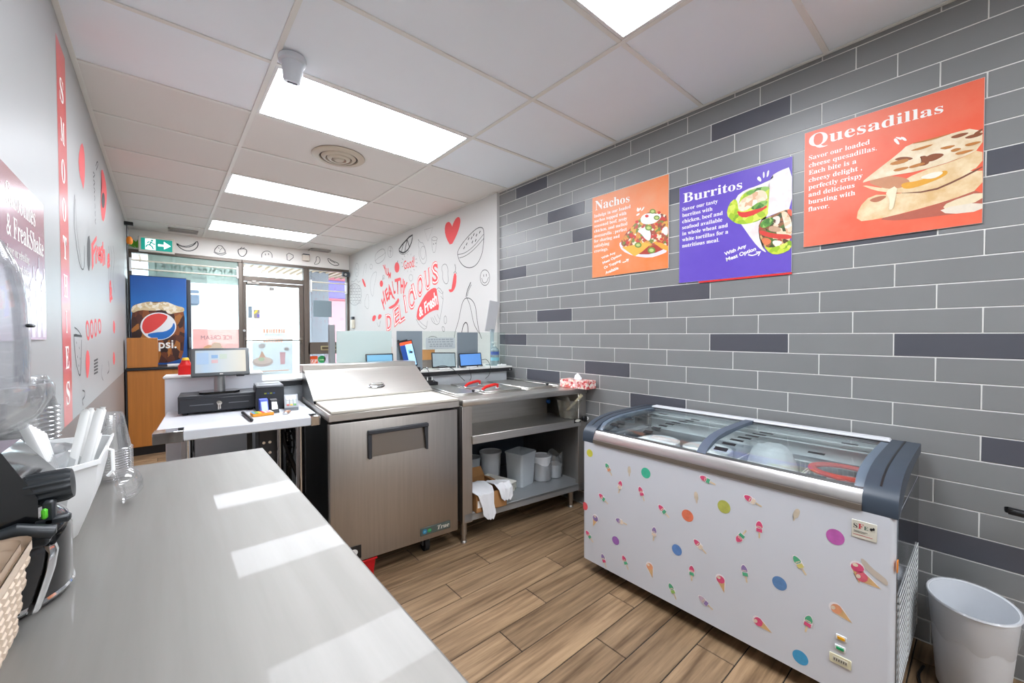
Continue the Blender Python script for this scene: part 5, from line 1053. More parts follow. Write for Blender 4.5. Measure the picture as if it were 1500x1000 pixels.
# ================================================================== REGISTER TABLE
def FT(name, label, cat, x, y, z=0, drz=0, group=None): return thing(name, label, cat, FF.w(x, y, z), FA+drz, group)
def shift(x, y): return lambda p: (p[0]-x, p[1]-y)
RX0, RX1, RY0, RY1, RZ = -1.455, -.775, .135, .78, .90
rt_ = FT('register_table', 'white-topped register table with steel corner guards', 'table', -1.115, .45)
cx, cy = -1.115, .45; b = B(); b.box(RX0-cx, RX1-cx, RY0-cy, RY1-cy, RZ-.047, RZ, .004); b.done('table_top', M('laminate_white', 'dfe3e8', .35, var=.03, vs=4), rt_)
for x0, x1 in ((RX0-.004, RX0+.105), (RX1-.045, RX1+.004)):
    b = B(); b.box(x0-cx, x1-cx, RY0-.004-cy, RY0+.085-cy, RZ-.049, RZ+.0022, .002); b.done('corner_guard', chrome, rt_)
for x, y in ((-1.345, .27), (-.86, .22), (-1.345, .72), (-.86, .72), (-.935, .42)):
    b = B(); b.cyl((x-cx, y-cy, 0), (x-cx, y-cy, RZ-.047), .022 if y < .4 else .016, None, 16); b.lathe([(0, 0), (.03, 0), (.028, .012), (.022, .02)], 16, (x-cx, y-cy, 0)); b.done('leg', chrome, rt_)
dg = M('register_charcoal', '2c2f34', .5)
cw = FT('cash_drawer', 'black cash drawer on the register table', 'cash drawer', -1.215, .67, RZ+.001)
b = B(); b.box(-.18, .18, -.105, .11, .012, .104, .003); b.done('case', dg, cw)
b = B(); b.box(-.174, .174, -.112, -.1, .018, .088, .002); f = b.done('drawer_front', M('drawer_black', '24262b', .45), cw)
for x0, x1 in ((-.13, -.025), (.045, .14)):
    b = B(); b.box(x0, x1, -.1135, -.111, .052, .056); b.done('cheque_slot', M('slot_line', '6a6d72', .4), f)
b = B(); b.cyl((.0, -.112, .06), (.0, -.118, .06), .011, None, 16); b.lathe([(0, 0), (.012, .0), (.012, .002), (0, .003)], 14, T=Matrix.Translation((.002, -.122, .058)) @ Matrix.Rotation(PI/2, 4, 'X')); b.box(-.006, .001, -.124, -.121, .022, .05, .001); b.box(.002, .009, -.126, -.123, .025, .052, .001); b.done('lock_key', M('key_metal', 'b9b6ae', .25, 1), f)
for x in (-.15, .15):
    for y in (-.08, .09): b = B(); b.cyl((x, y, 0), (x, y, .013), .012, None, 12); b.done('rubber_foot', rubber, cw)
mo = FT('register_screen', 'silver-grey touch screen on a stand on top of the cash drawer', 'screen', -1.21, .66, RZ+.106)
b = B(); b.prism([(-.095, -.05), (-.075, -.075), (.07, -.075), (.095, -.05), (.095, .03), (.07, .055), (-.075, .055), (-.095, .03)], 'z', 0, .012); b.done('stand_base', black_gl, mo)
b = B(); b.loft([[(x*s_, y*s_+.01, z) for x, y in [(.028*math.cos(2*PI*i/20), .02*math.sin(2*PI*i/20)) for i in range(20)]] for s_, z in ((1, .012), (.95, .12))]); b.done('stand_column', M('column_silver', 'a9acae', .3, .8), mo)
mT = Matrix.Translation((.008, -.035, .178)) @ Matrix.Rotation(-.42, 4, 'X')
b = B(); b.box(-.137, .137, -.008, .012, -.085, .085, .008, 2, T=mT); b.done('bezel', M('bezel_grey', '565b5c', .4), mo)
sm = GRAD('screen_ui', [(0, 'cfcab8'), (.45, 'bfc8c8'), (.75, 'aabfcf'), (1, 'b5bcba')], 0, .15, .13, -.13)
sm.node_tree.nodes['Principled BSDF'].inputs['Emission Strength'].default_value = .03; sm.node_tree.links.new(sm.node_tree.nodes['Color Ramp'].outputs[0], sm.node_tree.nodes['Principled BSDF'].inputs['Emission Color'])
b = B(); b.box(-.118, .118, -.0088, -.0075, -.066, .068, T=mT); b.done('display', sm, mo)
b = B()
for i, (x, z, w_, h_) in enumerate(((-.085, .02, .055, .07), (-.03, .03, .03, .02), (-.03, 0, .03, .02), (.01, .03, .035, .03))): b.mat(i); b.box(x-w_/2, x+w_/2, -.0092, -.0086, z-h_/2, z+h_/2, T=mT)
b.done('screen_tiles', [M('ui_blue', 'a3bdd6', .2), M('ui_blue2', '8aaccf', .2), M('ui_pink', 'd0b0b0', .2), M('ui_green', 'bccabb', .2)], mo)
b = B(); b.box(-.008, .008, -.0095, -.008, -.078, -.074, .001, T=mT); b.done('power_mark', white_pr, mo)
b = B(); b.box(.07, .11, -.02, .0, -.094, -.083, .003, T=mT); b.done('card_slot', black_pl, mo)
pr_ = FT('receipt_printer', 'black receipt printer beside the cash drawer', 'printer', -.972, .60, RZ+.001)
b = B(); b.rbox(-.072, .072, -.10, .10, 0, .128, .008); b.done('case', dg, pr_)
b = B(); b.box(-.070, .070, -.098, .098, .128, .145, .008, 2); b.done('lid', M('printer_lid', '6b6f73', .4), pr_)
b = B(); f = lambda x, z: (x, -.1008, z); 
for i, (x, w_) in enumerate(((-.03, .012), (-.015, .010), (-.002, .012), (.013, .011))): b.mat(i % 2); b.poly([f(x, .093), f(x+w_, .093), f(x+w_, .101), f(x, .101)])
b.done('maker_mark', [M('mark_olive', '8f9a3c', .5), M('mark_blue', '3c5a8f', .5)], pr_)
b = B(); b.box(-.05, .05, -.03, -.02, .1455, .147); b.done('paper_slot', black_pl, pr_)
tm = FT('card_terminal', 'grey card payment terminal with a keypad beside the printer', 'card terminal', -.868, .47, RZ+.001, -.1)
tT = Matrix.Rotation(.42, 4, 'X')
b = B(); b.loft([[(-.036, -.07, 0), (.036, -.07, 0), (.036, .07, 0), (-.036, .07, 0)], [(-.036, -.07, .018), (.036, -.07, .018), (.036, .075, .075), (-.036, .075, .075)]]); b.done('case', M('terminal_grey', '7a7f84', .45), tm)
sl_ = lambda y: .018+(y+.07)/.145*.057+.0006
b = B(); b.poly([(-.026, .02, sl_(.02)), (.026, .02, sl_(.02)), (.026, .06, sl_(.06)), (-.026, .06, sl_(.06))]); b.done('display', M('terminal_lcd', 'd3e3df', .2), tm)
for r_ in range(4):
    for c_ in range(3):
        y = .006-r_*.017; x = -.018+c_*.018; b = B(); b.loft([[(x-.007, y-.006, sl_(y-.006)), (x+.007, y-.006, sl_(y-.006)), (x+.007, y+.006, sl_(y+.006)), (x-.007, y+.006, sl_(y+.006))], [(x-.006, y-.005, sl_(y-.005)+.003), (x+.006, y-.005, sl_(y-.005)+.003), (x+.006, y+.005, sl_(y+.005)+.003), (x-.006, y+.005, sl_(y+.005)+.003)]])
        b.done('key', (M('key_red', 'cf4436', .5), M('key_yellow', 'dfb534', .5), M('key_green', '4f9f4a', .5))[c_] if r_ == 3 else M('key_light', 'b9c2c2', .5), tm)
sr = FT('card_reader', 'small blue and silver card reader standing by the cash drawer', 'card reader', -.985, .40, RZ+.001, .1)
b = B(); b.loft([[(-.048, -.03, 0), (-.008, -.03, 0), (-.008, .03, 0), (-.048, .03, 0)], [(-.048, .0, .075), (-.008, .0, .075), (-.008, .03, .08), (-.048, .03, .08)]]); b.done('blue_shell', M('reader_blue', '2346c0', .35), sr)
b = B(); b.loft([[(.0, -.035, 0), (.042, -.035, 0), (.042, .02, 0), (.0, .02, 0)], [(.004, -.01, .07), (.036, -.01, .07), (.036, .02, .075), (.004, .02, .075)]]); b.done('dock', black_pl, sr)
b = B(); b.loft([[(.006, -.034, .022), (.034, -.034, .022), (.034, -.029, .022), (.006, -.029, .022)], [(.008, -.0125, .062), (.032, -.0125, .062), (.032, -.008, .062), (.008, -.008, .062)]]); b.done('silver_front', M('reader_silver', 'c9ccc8', .3, .5), sr)
b = B(); b.loft([[(-.043, -.032, .012), (-.013, -.032, .012), (-.013, -.029, .012), (-.043, -.029, .012)], [(-.043, -.0055, .066), (-.013, -.0055, .066), (-.013, -.002, .066), (-.043, -.002, .066)]]); b.done('blue_window', M('reader_window', '8fa9e8', .2), sr)
p0 = FF.px(356, 606, z=RZ+.008); p1 = FF.px(368, 614, z=RZ+.008)
def lay(name, lab, cat, p, q, r, m, grp=None):
    b = B(); p, q = FF.w(*p), FF.w(*q); b.cyl(p, q, r, r, 12); d = (q-p).normalized(); b.cyl(q, q+d*.012, r*.8, r*.3, 12); tag(b.done(name, m), lab, cat, grp)
lay('marker_pen', 'thick black marker pen lying on the register table', 'pen', (p0.x, p0.y+.03, RZ+.0095), (p1.x-.0, p1.y-.03, RZ+.0095), .0085, black_pl)
p0 = FF.px(369, 605, z=RZ+.007); lay('pencil', 'dark pencil beside the crayon pack on the register table', 'pencil', (p0.x, p0.y+.02, RZ+.006), (p0.x+.04, p0.y-.05, RZ+.006), .005, M('pencil_grey', '54585a', .5))
c0 = FF.px(384, 608, z=RZ); t = FT('crayon_pack', 'orange pack of coloured crayons on the register table', 'crayons', c0.x, c0.y, RZ+.001, .12)
b = B(); b.box(-.05, .05, -.035, .035, 0, .016, .002); b.done('carton', M('pack_orange', 'f0a02a', .5), t)
for i, h_ in enumerate(('3fa0d8', '7ab648', 'f2d43a', 'e8503a', 'd9dde0', 'e6a8c0', 'f7efe0')): b = B(); b.box(-.047+i*.0138, -.047+i*.0138+.011, -.034, .033, .016, .0185, .001); b.done('crayon', M('crayon_'+h_, h_, .5), t)
c0 = FF.px(421, 605, z=RZ); t = FT('lighter', 'copper and silver lighter on the register table', 'lighter', c0.x, c0.y, RZ+.001, -.4)
b = B(); b.box(-.012, .012, -.03, .02, 0, .014, .003); b.done('lighter_body', M('copper', 'a8795c', .35, .6), t); b = B(); b.box(-.011, .011, -.048, -.03, 0, .013, .003); b.done('cap', chrome, t)
# under the register table
t = FT('white_box', 'white panel box with a black top edge under the register table', 'box', -1.14, .60); b = B(); b.box(-.16, .08, -.12, .12, 0, .60, .006); b.done('case', white_pl, t); b = B(); b.prism([(-.165, .60), (.10, .65), (.10, .665), (-.165, .615)], 'y', -.13, -.11); b.done('black_edge', black_pl, t); b = B(); b.box(.05, .075, -.13, -.1, .64, .80, .004); b.done('post', black_pl, t)
t = FT('computer', 'dark grey computer under the register table', 'computer', -.975, .60); b = B(); b.box(-.06, .035, -.13, .12, .0, .80, .005); b.done('case', M('pc_grey', '4a4c4e', .45), t); b = B()
for i in range(4): b.cyl((-.035+i % 2*.03, -.131, .66+i//2*.06), (-.035+i % 2*.03, -.136, .66+i//2*.06), .008, None, 10)
b.done('ports', chrome, t, kind='stuff')
def cord(name, lab, pts, r=.005, sm=2, m=black_pl, grp=None):
    b = B(); b.tube([FF.w(*p) for p in pts], r, 6, smooth=sm); tag(b.done(name, m), lab, 'cable', grp)
random.seed(21)
for i in range(5):
    x = -.895+i*.018; cord('power_cable', ('first', 'second', 'third', 'fourth', 'fifth')[i]+' black cable under the register table, counted from the computer', [(x-.03, .55, .84), (x+.02*math.sin(i), .50, .7), (x+.03*math.cos(i*2), .52, .5), (x+.02, .54-.01*i, .3), (x-.05+.03*i, .5, .02)], .005, grp='cables under the register table')
b = B(); hel = [FF.w(-.885+.016*math.cos(a*.9), .44+.016*math.sin(a*.9), .84-a*.0058) for a in range(48)]; b.tube(hel, .0042, 6); tag(b.done('coiled_cable', black_pl), 'coiled black cable hanging under the register table', 'cable')
cord('power_strip_cable', 'thick black cable sloping down behind the register table legs', [(-.92, .44, .80), (-.91, .44, .72), (-.88, .43, .62), (-.84, .45, .50), (-.80, .5, .35)], .012, 1)
# ================================================================== SERVICE COUNTER AND PARTITION
PX0, PX1 = -1.47, -.985
t = FT('register_partition', 'low white partition wall behind the cash drawer', 'partition', -1.22, .84); b = B(); b.box(-.245, .235, -.02, .015, 0, 1.085, .003); b.done('panel', M('partition_white', 'd9dee4', .4), t)
b = B(); b.box(-.255, .24, -.025, .14, 1.085, 1.10, .004); b.done('cap_board', white_pl, t); b = B(); b.box(-.25, -.238, .015, .13, 0, 1.085, .003); b.box(-.205, -.19, .015, .13, 0, 1.085, .003); b.done('return_panel', white_pl, t)
CX0, CX1, CYF, CYB, CTZ = -.985, 1.0, .81, 1.20, 1.045
sc = FT('service_counter', 'long white customer counter with a black edge behind the steam table', 'counter', 0, 1.0)
b = B(); b.prism([(CX0, CYF-1), (CX1, CYF-1), (CX1-.035, CYB-1), (CX0, CYB-1)], 'z', CTZ-.012, CTZ); b.done('counter_top', M('counter_white', 'e4e4e0', .3), sc)
b = B(); b.box(CX0, CX1, CYF-1.004, CYF-.985, CTZ-.045, CTZ-.0125, .003); b.done('edge_band', M('edge_black', '202225', .4), sc)
b = B(); b.box(CX0, CX1-.04, CYF-.97, CYB-1.05, 0, CTZ-.0125, .002); b.done('front_panel', M('panel_pale', 'c9ced2', .4), sc)
b = B(); b.cyl((CX1-.03, CYF-1.008, CTZ-.03), (CX1-.03, CYF-1.0, CTZ-.03), .008, None, 12); b.done('screw_cap', chrome, sc)
GZ = CTZ+.001; GT = 1.366
def sheet(name, lab, cat, x0, x1, y, z0, z1, m, th=.005, grp=None):
    t = FT(name, lab, cat, (x0+x1)/2, y, z0, 0, grp); b = B(); b.box(-(x1-x0)/2, (x1-x0)/2, 0, th, 0, z1-z0, .0008); b.done('sheet', m, t); b = B()
    for x in (-(x1-x0)*.38, (x1-x0)*.38): b.box(x-.01, x+.01, -.005, th+.005, 0, .018, .002)
    b.done('foot_clip', chrome, t, kind='stuff'); return t
sheet('frosted_screen', 'pale green frosted glass screen on the service counter nearest the door', 'screen', -.515, -.105, .90, GZ, GT, G('frosted', 'e6f0ee', .08, .3, .8, 'd6e2e0', .3))
sheet('grey_sign_panel', 'blue-grey sign panel behind the leaning tablet on the service counter', 'panel', -.065, .152, .90, GZ, GT, M('sign_slate', '78848c', .5))
sheet('grey_sign_panel', 'blue-grey sign panel between two tablets below the avocado drawing', 'panel', .475, .685, .90, GZ, GT-.01, M('sign_slate', '78848c', .5))
sheet('glass_screen', 'clear glass screen holding a paper notice on the service counter', 'screen', .157, .47, .90, GZ, GT, G('screen_glass', 'f6fbf9', .08, gain=.3))
gs = sheet('glass_screen', 'clear glass screen at the wall end of the service counter', 'screen', .69, .985, .90, GZ, GT-.01, G('screen_glass', 'f6fbf9', .08, gain=.3))
b = B(); b.box(-.02, .02, -.02, .02, 0, .365, .003); t = FT('screen_post', 'narrow grey metal post beside the frosted glass screen', 'post', -.545, .91, GZ); b.done('post', M('post_metal', '8b9092', .4, .6), t)
t = FT('paper_notice', 'printed paper notice taped to the clear glass screen', 'notice', .315, .895, 1.215); b = B(); b.box(-.135, .135, 0, .001, 0, .095); b.done('sheet', G('thin_paper', 'f4f6f6', .05, .3, .75, 'd6dde0'), t); b = B(); f = lambda x, z: (x, -.0006, z); random.seed(4)
for z in (.075, .055, .035, .018):
    x = -.12+.03*random.random()
    while x < .11: w_ = random.uniform(.012, .035); b.poly([f(x, z), f(x+w_, z), f(x+w_, z+.011), f(x, z+.011)]); x += w_+.007
b.done('lettering', M('faint_ink', '9aa2a6', .6), t, kind='stuff')
t = FT('orange_card', 'orange and white card box on the counter behind the glass', 'card', .24, 1.08, GZ); b = B(); b.box(-.14, .10, -.02, .02, 0, .16, .002); b.mat(1).box(-.14, .10, -.021, -.019, .0, .07); b.mat(2).box(-.145, .11, -.022, .022, .16, .166, .001); b.mat(2).box(-.14, -.12, -.0215, -.018, .07, .20); b.done('card', [M('card_orange', 'eaa263', .5), M('card_brown', '8f7f78', .5), white_pl], t)
t = FT('orange_card', 'small orange and white card box beside the frosted glass screen', 'card', -.075, 1.08, GZ); b = B(); b.box(-.035, .03, -.02, .02, 0, .19, .002); b.mat(1).box(-.035, .03, -.021, .021, .19, .26, .002); b.mat(2).box(-.035, .03, -.021, -.019, 0, .07); b.done('card', [M('card_orange', 'eaa263', .5), white_pl, M('card_brown', '8f7f78', .5)], t)
# tablets
def tablet(lab, x, y, w, h, tilt, roll, scr, z=GZ, stand=True):
    t = FT('tablet', lab, 'tablet', x, y, z, 0, 'order tablets on the service counter'); T = Matrix.Translation((0, 0, .012)) @ Matrix.Rotation(-tilt, 4, 'X') @ Matrix.Rotation(roll, 4, 'Y') @ Matrix.Translation((0, 0, h/2))
    b = B(); b.box(-w/2, w/2, -.005, .005, -h/2, h/2, .004, 2, T=T); b.done('case', black_pl, t)
    b = B(); b.box(-w/2+.009, w/2-.009, -.0056, -.0045, -h/2+.011, h/2-.009, T=T); b.done('display', scr, t)
    if stand: b = B(); b.box(-w*.22, w*.22, -.02, .05, 0, .012, .004); b.box(-w*.18, w*.18, .012, .018, .008, h*.6, .003); b.done('stand', M('stand_white', 'dcdedd', .4), t)
    return t, T
s1 = M('display_pale', '8d9fa3', .15, emis=.1, var=.12, vs=14); s2 = M('display_blue', '5585c4', .15, emis=.18); s3 = M('display_dark', '163f86', .15, emis=.15); s4 = M('display_sky', '6fa3bf', .15, emis=.12)
tablet('pale-screened tablet on the service counter, middle of three beside the steam table', .322, .845, .222, .130, .18, .03, s1); tablet('bright blue-screened tablet on the service counter nearest the tile wall', .583, .845, .225, .118, .18, -.01, s2)
tablet('tablet half hidden behind the prep fridge lid, in front of the frosted glass', -.215, .845, .21, .135, .12, 0, s4)
t, T = tablet('upright tablet leaning beside the prep fridge with an orange bar on its screen', .035, .855, .118, .215, .15, -.18, s3, GZ+.02, False)
b = B(); b.mat(0).box(-.05, .05, -.0064, -.0055, .075, .098, T=T); b.mat(1).box(-.008, .05, -.0064, -.0055, -.096, .075, T=T); b.mat(2).box(.005, .03, -.007, -.006, .0, .03, T=T); b.done('screen_panes', [M('ui_orange', 'e8502a', .2, emis=.3), M('ui_sky', '8fc0ee', .15, emis=.45), M('ui_mid', '5fa0e0', .2, emis=.3)], t)
b = B(); b.box(-.05, .02, -.01, .012, .104, .116, .002, T=T); b.box(-.06, -.045, -.01, .012, .095, .125, .002, T=T); b.box(-.03, .06, -.05, .03, -.02, .012, .004); b.box(-.01, .02, .01, .02, .0, .14, .003); b.done('holder', black_pl, t)
# black tangle of chargers by the prep fridge
t = FT('charger_block', 'black block of chargers and plugs beside the prep fridge lid', 'charger', .12, .755, .927); b = B(); b.box(-.06, .09, -.03, .025, 0, .035, .008, 2); b.box(-.05, .04, -.025, .02, .035, .075, .01, 2); b.box(.0, .05, -.03, .02, .03, .06, .01, 2); b.done('block', M('charger_black', '16181b', .4), t)
b = B()
for i in range(3): b.cyl((-.045+i*.04, -.032, .05), (-.045+i*.04, -.032, .075), .005, None, 8)
b.done('plug_tip', white_pl, t, kind='stuff')
for i, (lab, pts) in enumerate((('thin black cable looping over the charger block', [(.06, .79, 1.0), (.09, .78, 1.07), (.14, .78, 1.075), (.17, .79, 1.0), (.13, .78, .98)]), ('black cable drooping from the pale tablet to the steam table', [(.22, .82, 1.07), (.30, .80, 1.085), (.38, .79, 1.05), (.44, .78, .98), (.47, .76, .945)]),
        ('black cable looping beside the blue tablet', [(.685, .84, 1.11), (.73, .82, 1.12), (.76, .80, 1.05), (.74, .79, .98), (.69, .78, .95)]), ('short black cable hanging below the blue tablet', [(.545, .82, 1.05), (.55, .80, 1.02), (.552, .79, .96), (.53, .78, .945)]), ('black cable running down from the charger block', [(.15, .78, .99), (.19, .77, .97), (.22, .75, .945)]))): cord('charging_cable', lab, pts, .0025)
# sanitiser bottle and the blank panel on a clear stand at the counter end
t = FT('sanitiser_bottle', 'clear pump bottle with a blue label at the wall end of the counter', 'bottle', .905, .955, GZ); b = B(); b.lathe([(0, 0), (.037, 0), (.04, .006), (.04, .135), (.03, .16), (.014, .17), (.014, .18), (0, .18)], 24); b.done('bottle_body', G('bottle_clear', 'e8f2f6', .2, .05, .3, 'dfe9ee'), t)
b = B(); b.lathe([(.0405, .045), (.0405, .075)], 24); b.mat(1).lathe([(.0405, .10), (.0405, .13)], 24, sx=1, sy=1); b.done('label', [M('label_cyan', '8fc8dc', .4), M('label_blue', '4a62b0', .4)], t)
b = B(); b.cyl((0, 0, .18), (0, 0, .21), .008, None, 10); b.cyl((0, 0, .176), (0, 0, .19), .016, None, 14); b.box(-.035, .012, -.008, .008, .208, .22, .003); b.done('pump', white_pl, t)
t = FT('blank_panel', 'blank light grey panel on a clear stand at the wall end of the counter', 'panel', .915, 1.02, GZ)
TT = Matrix.Translation((0, 0, .46)) @ Matrix.Rotation(.12, 4, 'Y') @ Matrix.Rotation(.1, 4, 'X'); b = B(); b.box(-.055, .055, -.004, .004, -.145, .15, .002, T=TT); b.done('panel', M('panel_grey', 'c3c3c5', .5), t)
b = B(); b.box(-.05, .05, -.04, .04, 0, .006, .002); b.box(-.02, .02, -.004, .004, .006, .34, .001); b.done('stand', G('bottle_clear', 'e8f2f6', .2, .05, .3, 'dfe9ee'), t)
b = B(); b.box(-.05, .04, -.12, -.09, 0, .012, .003); o = b.done('door_remote', white_pl, None); o.location = FF.w(.94, .99, GZ); o.rotation_euler = (0, 0, FA); tag(o, 'small white remote lying at the wall end of the counter', 'remote')
t = FT('red_bottle', 'red squeeze bottle with a yellow cap on the partition', 'bottle', -1.375, .90, 1.1015); b = B(); b.rbox(-.035, .035, -.025, .025, 0, .055, .012); b.loft([[(.03*s_*math.cos(2*PI*i/16), .022*s_*math.sin(2*PI*i/16), z) for i in range(16)] for s_, z in ((1.1, .055), (.7, .075), (.65, .085))]); b.done('bottle_body', M('ketchup_red', 'd81f1c', .35), t); b = B(); b.cyl((0, 0, .085), (0, 0, .1), .02, .014, 14); b.done('cap', M('mustard_yellow', 'e8b82a', .4), t)
t = FT('red_tray', 'flat red tray behind the touch screen on the partition', 'tray', -1.285, .93, 1.1015); b = B(); b.box(-.05, .07, -.03, .03, 0, .018, .004); b.done('tray', M('ketchup_red', 'd81f1c', .35), t)
# ================================================================== FAR LEFT: WOOD COUNTER, COLA COOLER
oak = M('oak_veneer', 'c07a34', .4, var=.2, vs=1, vstr=(26, 26, 1.2), coat=.1)
wc_ = thing('wood_counter', 'orange oak counter with a black top edge beneath the cola cooler', 'counter', (-.07, 6.35, 0))
b = B(); b.box(-.235, .26, -.25, .25, .095, .945, .003); b.done('cabinet', oak, wc_); b = B(); b.box(-.245, .28, -.27, .26, .945, .975, .004); b.done('counter_top', M('edge_black', '202225', .4), wc_)
b = B(); b.box(-.225, .25, -.23, .25, 0, .095, .002); b.done('toe_kick', black_pl, wc_); b = B(); b.box(-.235, .02, -.25, -.05, .976, 1.305, .003); b.done('raised_screen', oak, wc_)
b = B(); b.box(-.25, -.236, -.26, .25, 0, .945, .002); b.done('side_gable', M('gable_black', '26272a', .5), wc_)
t = thing('white_tray', 'white tray lying on the oak counter before the cooler', 'tray', (.06+.03, 6.22, .976)); b = B(); b.rbox(-.06, .09, -.06, .06, 0, .02, .01); b.done('tray', white_pl, t)
dc = thing('drinks_cooler', 'tall drinks cooler with a blue cola glass picture on its door', 'cooler', (-.03, 6.92, 0)); DY = -.30
b = B(); b.box(-.265, .265, DY+.02, .25, .02, 2.05, .006); b.done('cabinet', M('cooler_black', '1f242b', .4), dc)
b = B(); b.box(-.265, .262, DY, DY+.02, .06, 2.055, .004); b.done('door', M('cooler_navy', '14284a', .35), dc)
b = B(); b.box(.264, .305, DY+.01, DY+.12, .06, 2.04, .006); b.done('hinge_rail', M('rail_dark', '3c4046', .4), dc); b = B(); b.box(.275, .30, DY-.025, DY+.012, 1.17, 1.31, .006); b.done('door_handle', M('handle_grey2', '6d7478', .4), dc)
dl = Vector((-.03, 6.92, 0)); cfn = lambda k: (lambda u, v: (lambda p: (max(-.26, min(.258, p.x-dl.x)), DY-.0006-.0006*k, p.z))(PX(u, v, Y=6.92+DY)))
b = B(); b.poly([(-.26, DY-.0006, .1), (.258, DY-.0006, .1), (.258, DY-.0006, 2.045), (-.26, DY-.0006, 2.045)]); b.done('print', GRAD('print_cola_blue', [(0, '0f3f86'), (.45, '1c62b0'), (.60, '4fa0d8'), (.72, '1d6fc0'), (1, '0a4f9e')], 2, .3, .8, 2.05, .08, 5), dc)
CK = CR(180, 420, 7.145); stroke.n = Vector((0, 1, 0))
b = B(); fill(b, crs(CK, [(85, 200), (180, 170), (300, 155), (450, 160), (560, 200), (648, 220), (645, 640), (600, 790), (90, 800)]), cfn(1), 1); b.done('cola_glass', SPOT('print_cola', ['5a2a16', '3a1a12', '8a4a1e', '4a2218', 'a8682a', '2a1410', '6a3418'], 26, .3, (1, 1, .5)), dc)
b = B(); fill(b, crs(CK, [(88, 210), (150, 180), (280, 150), (330, 170), (450, 150), (560, 200), (640, 215), (645, 260), (560, 270), (480, 290), (440, 240), (300, 250), (180, 240), (90, 280)]), cfn(2), 1); b.done('cola_foam', SPOT('print_foam', ['e8dcc0', 'd9c49a', 'f2ead8', 'cbb488'], 40, .3), dc)
b = B(); fill(b, crs(CK, oval(371, 413, 188, 145, 36)), cfn(3), 0); b.mat(1); fill(b, crs(CK, [(198, 420), (215, 350), (270, 300), (360, 275), (430, 285), (478, 312), (420, 390), (330, 460), (240, 495), (212, 460)]), cfn(4), 1); b.mat(2); fill(b, crs(CK, [(242, 498), (340, 475), (440, 470), (510, 430), (533, 365), (550, 420), (530, 480), (470, 535), (390, 553), (310, 540)]), cfn(4), 1)
b.done('cola_emblem', [M('emblem_white', 'eceef0', .3), M('emblem_red', 'e0433f', .3), M('emblem_blue', '1c6fc4', .3)], dc)
b = B(); p = cfn(4)(*CK((222, 645))); q = cfn(4)(*CK((562, 645))); text(b, 'pepsi.', lambda x, z: (x, DY-.003, z), p[0], p[2], .15, .016, width=q[0]-p[0]); b.done('lettering', white_pr, dc)
# ================================================================== ON THE SHOP FRONT
stroke.n = Vector((0, 1, 0))
t = thing('open_banner', 'pale green banner hung inside the big window, its lettering seen from behind', 'banner', (.36, YF+.03, 2.245)); b = B(); b.box(-.50, .495, 0, .002, -.175, .18); b.done('cloth', G('banner_film', 'dce4df', .04, .3, .66, 'b4c0b9'), t)
b = B(); text(b, 'NOW OPEN', lambda x, z: (x, -.0012, z), 0, -.075, .19, .012, width=.86, align='c', mirror=True); b.done('lettering', M('banner_ink', '8aa39a', .6), t)
def wposter(name, lab, x, z, w, h, m): t = thing(name, lab, 'poster', (x, YF+.036, z)); b = B(); b.box(-w/2, w/2, 0, .003, -h/2, h/2); b.done('sheet', m, t); return t
t = wposter('window_poster', 'pink ice cream poster in the big window, seen from behind', .585, 1.06, .54, .72, G('poster_pink', 'f3d3ce', .03, .4, .6, 'f0c4be')); b = B(); text(b, 'ICE CREAM', lambda x, z: (x, -.0014, z), 0, .21, .085, 0, width=.36, align='c', mirror=True); b.done('lettering', M('poster_ink', '8d7f86', .6), t)
b = B(); b.mat(0); b.poly([(q[0], -.0012, q[1]) for q in oval(0, .12, .06, .05, 16)]); b.poly([(q[0], -.0010, q[1]) for q in oval(0, .06, .11, .05, 16)]); b.mat(1); b.poly([(q[0], -.0008, q[1]) for q in oval(-.09, .07, .07, .06, 16)]); b.done('picture', [M('pp_cream', 'd9c6b0', .6), M('pp_yellow', 'd9ae84', .6)], t)
t = wposter('door_poster', 'washed-out grey food poster on the door glass, seen from behind', 1.303, 1.09, .55, .77, G('poster_grey', 'e0e3e4', .03, .4, .6, 'd9dddd')); b = B()
def bar(x, z, w_, h_, k=0): b.mat(k); b.poly([(x, -.0012-.0002*k, z), (x+w_, -.0012-.0002*k, z), (x+w_, -.0012-.0002*k, z+h_), (x, -.0012-.0002*k, z+h_)])
random.seed(2)
for x0, z0, n, hh, k in ((-.13, .275, 9, .06, 0), (-.13, .13, 8, .055, 0), (-.11, .235, 12, .02, 1)):
    x = x0
    for i in range(n): w_ = random.uniform(.02, .034) if k == 0 else .015; bar(x, z0, w_*.8, hh, k); x += w_ + (.006 if k == 0 else .005)
for z0, n, k in ((-.325, 20, 0), (-.36, 12, 1)):
    for i in range(n): bar(-.22+i*.022, z0, .016, .016, k)
for pts, k in ((oval(-.14, -.17, .14, .075), 2), (oval(-.14, -.15, .12, .055), 3), (oval(-.15, .075, .045, .04), 1), (oval(.19, .02, .035, .03), 1), ([(-.2, -.12), (-.15, .0), (-.10, -.10)], 4), (oval(-.16, -.13, .04, .03), 5), ([(.10, -.22), (.16, -.22), (.17, -.03), (.09, -.03)], 6)): b.mat(k); b.poly([(p[0], -.0014-.0003*k, p[1]) for p in pts])
b.done('picture', [M('dp_orange', 'e6b79c', .6), M('dp_grey', 'b4b8b8', .6), M('dp_plate', 'c2bcb8', .6), M('dp_pale', 'd6d0c8', .6), M('dp_tan', 'd4b8a4', .6), M('dp_green', 'b8d0b4', .6), M('dp_pink', 'd6b4bc', .6)], t, kind='stuff')
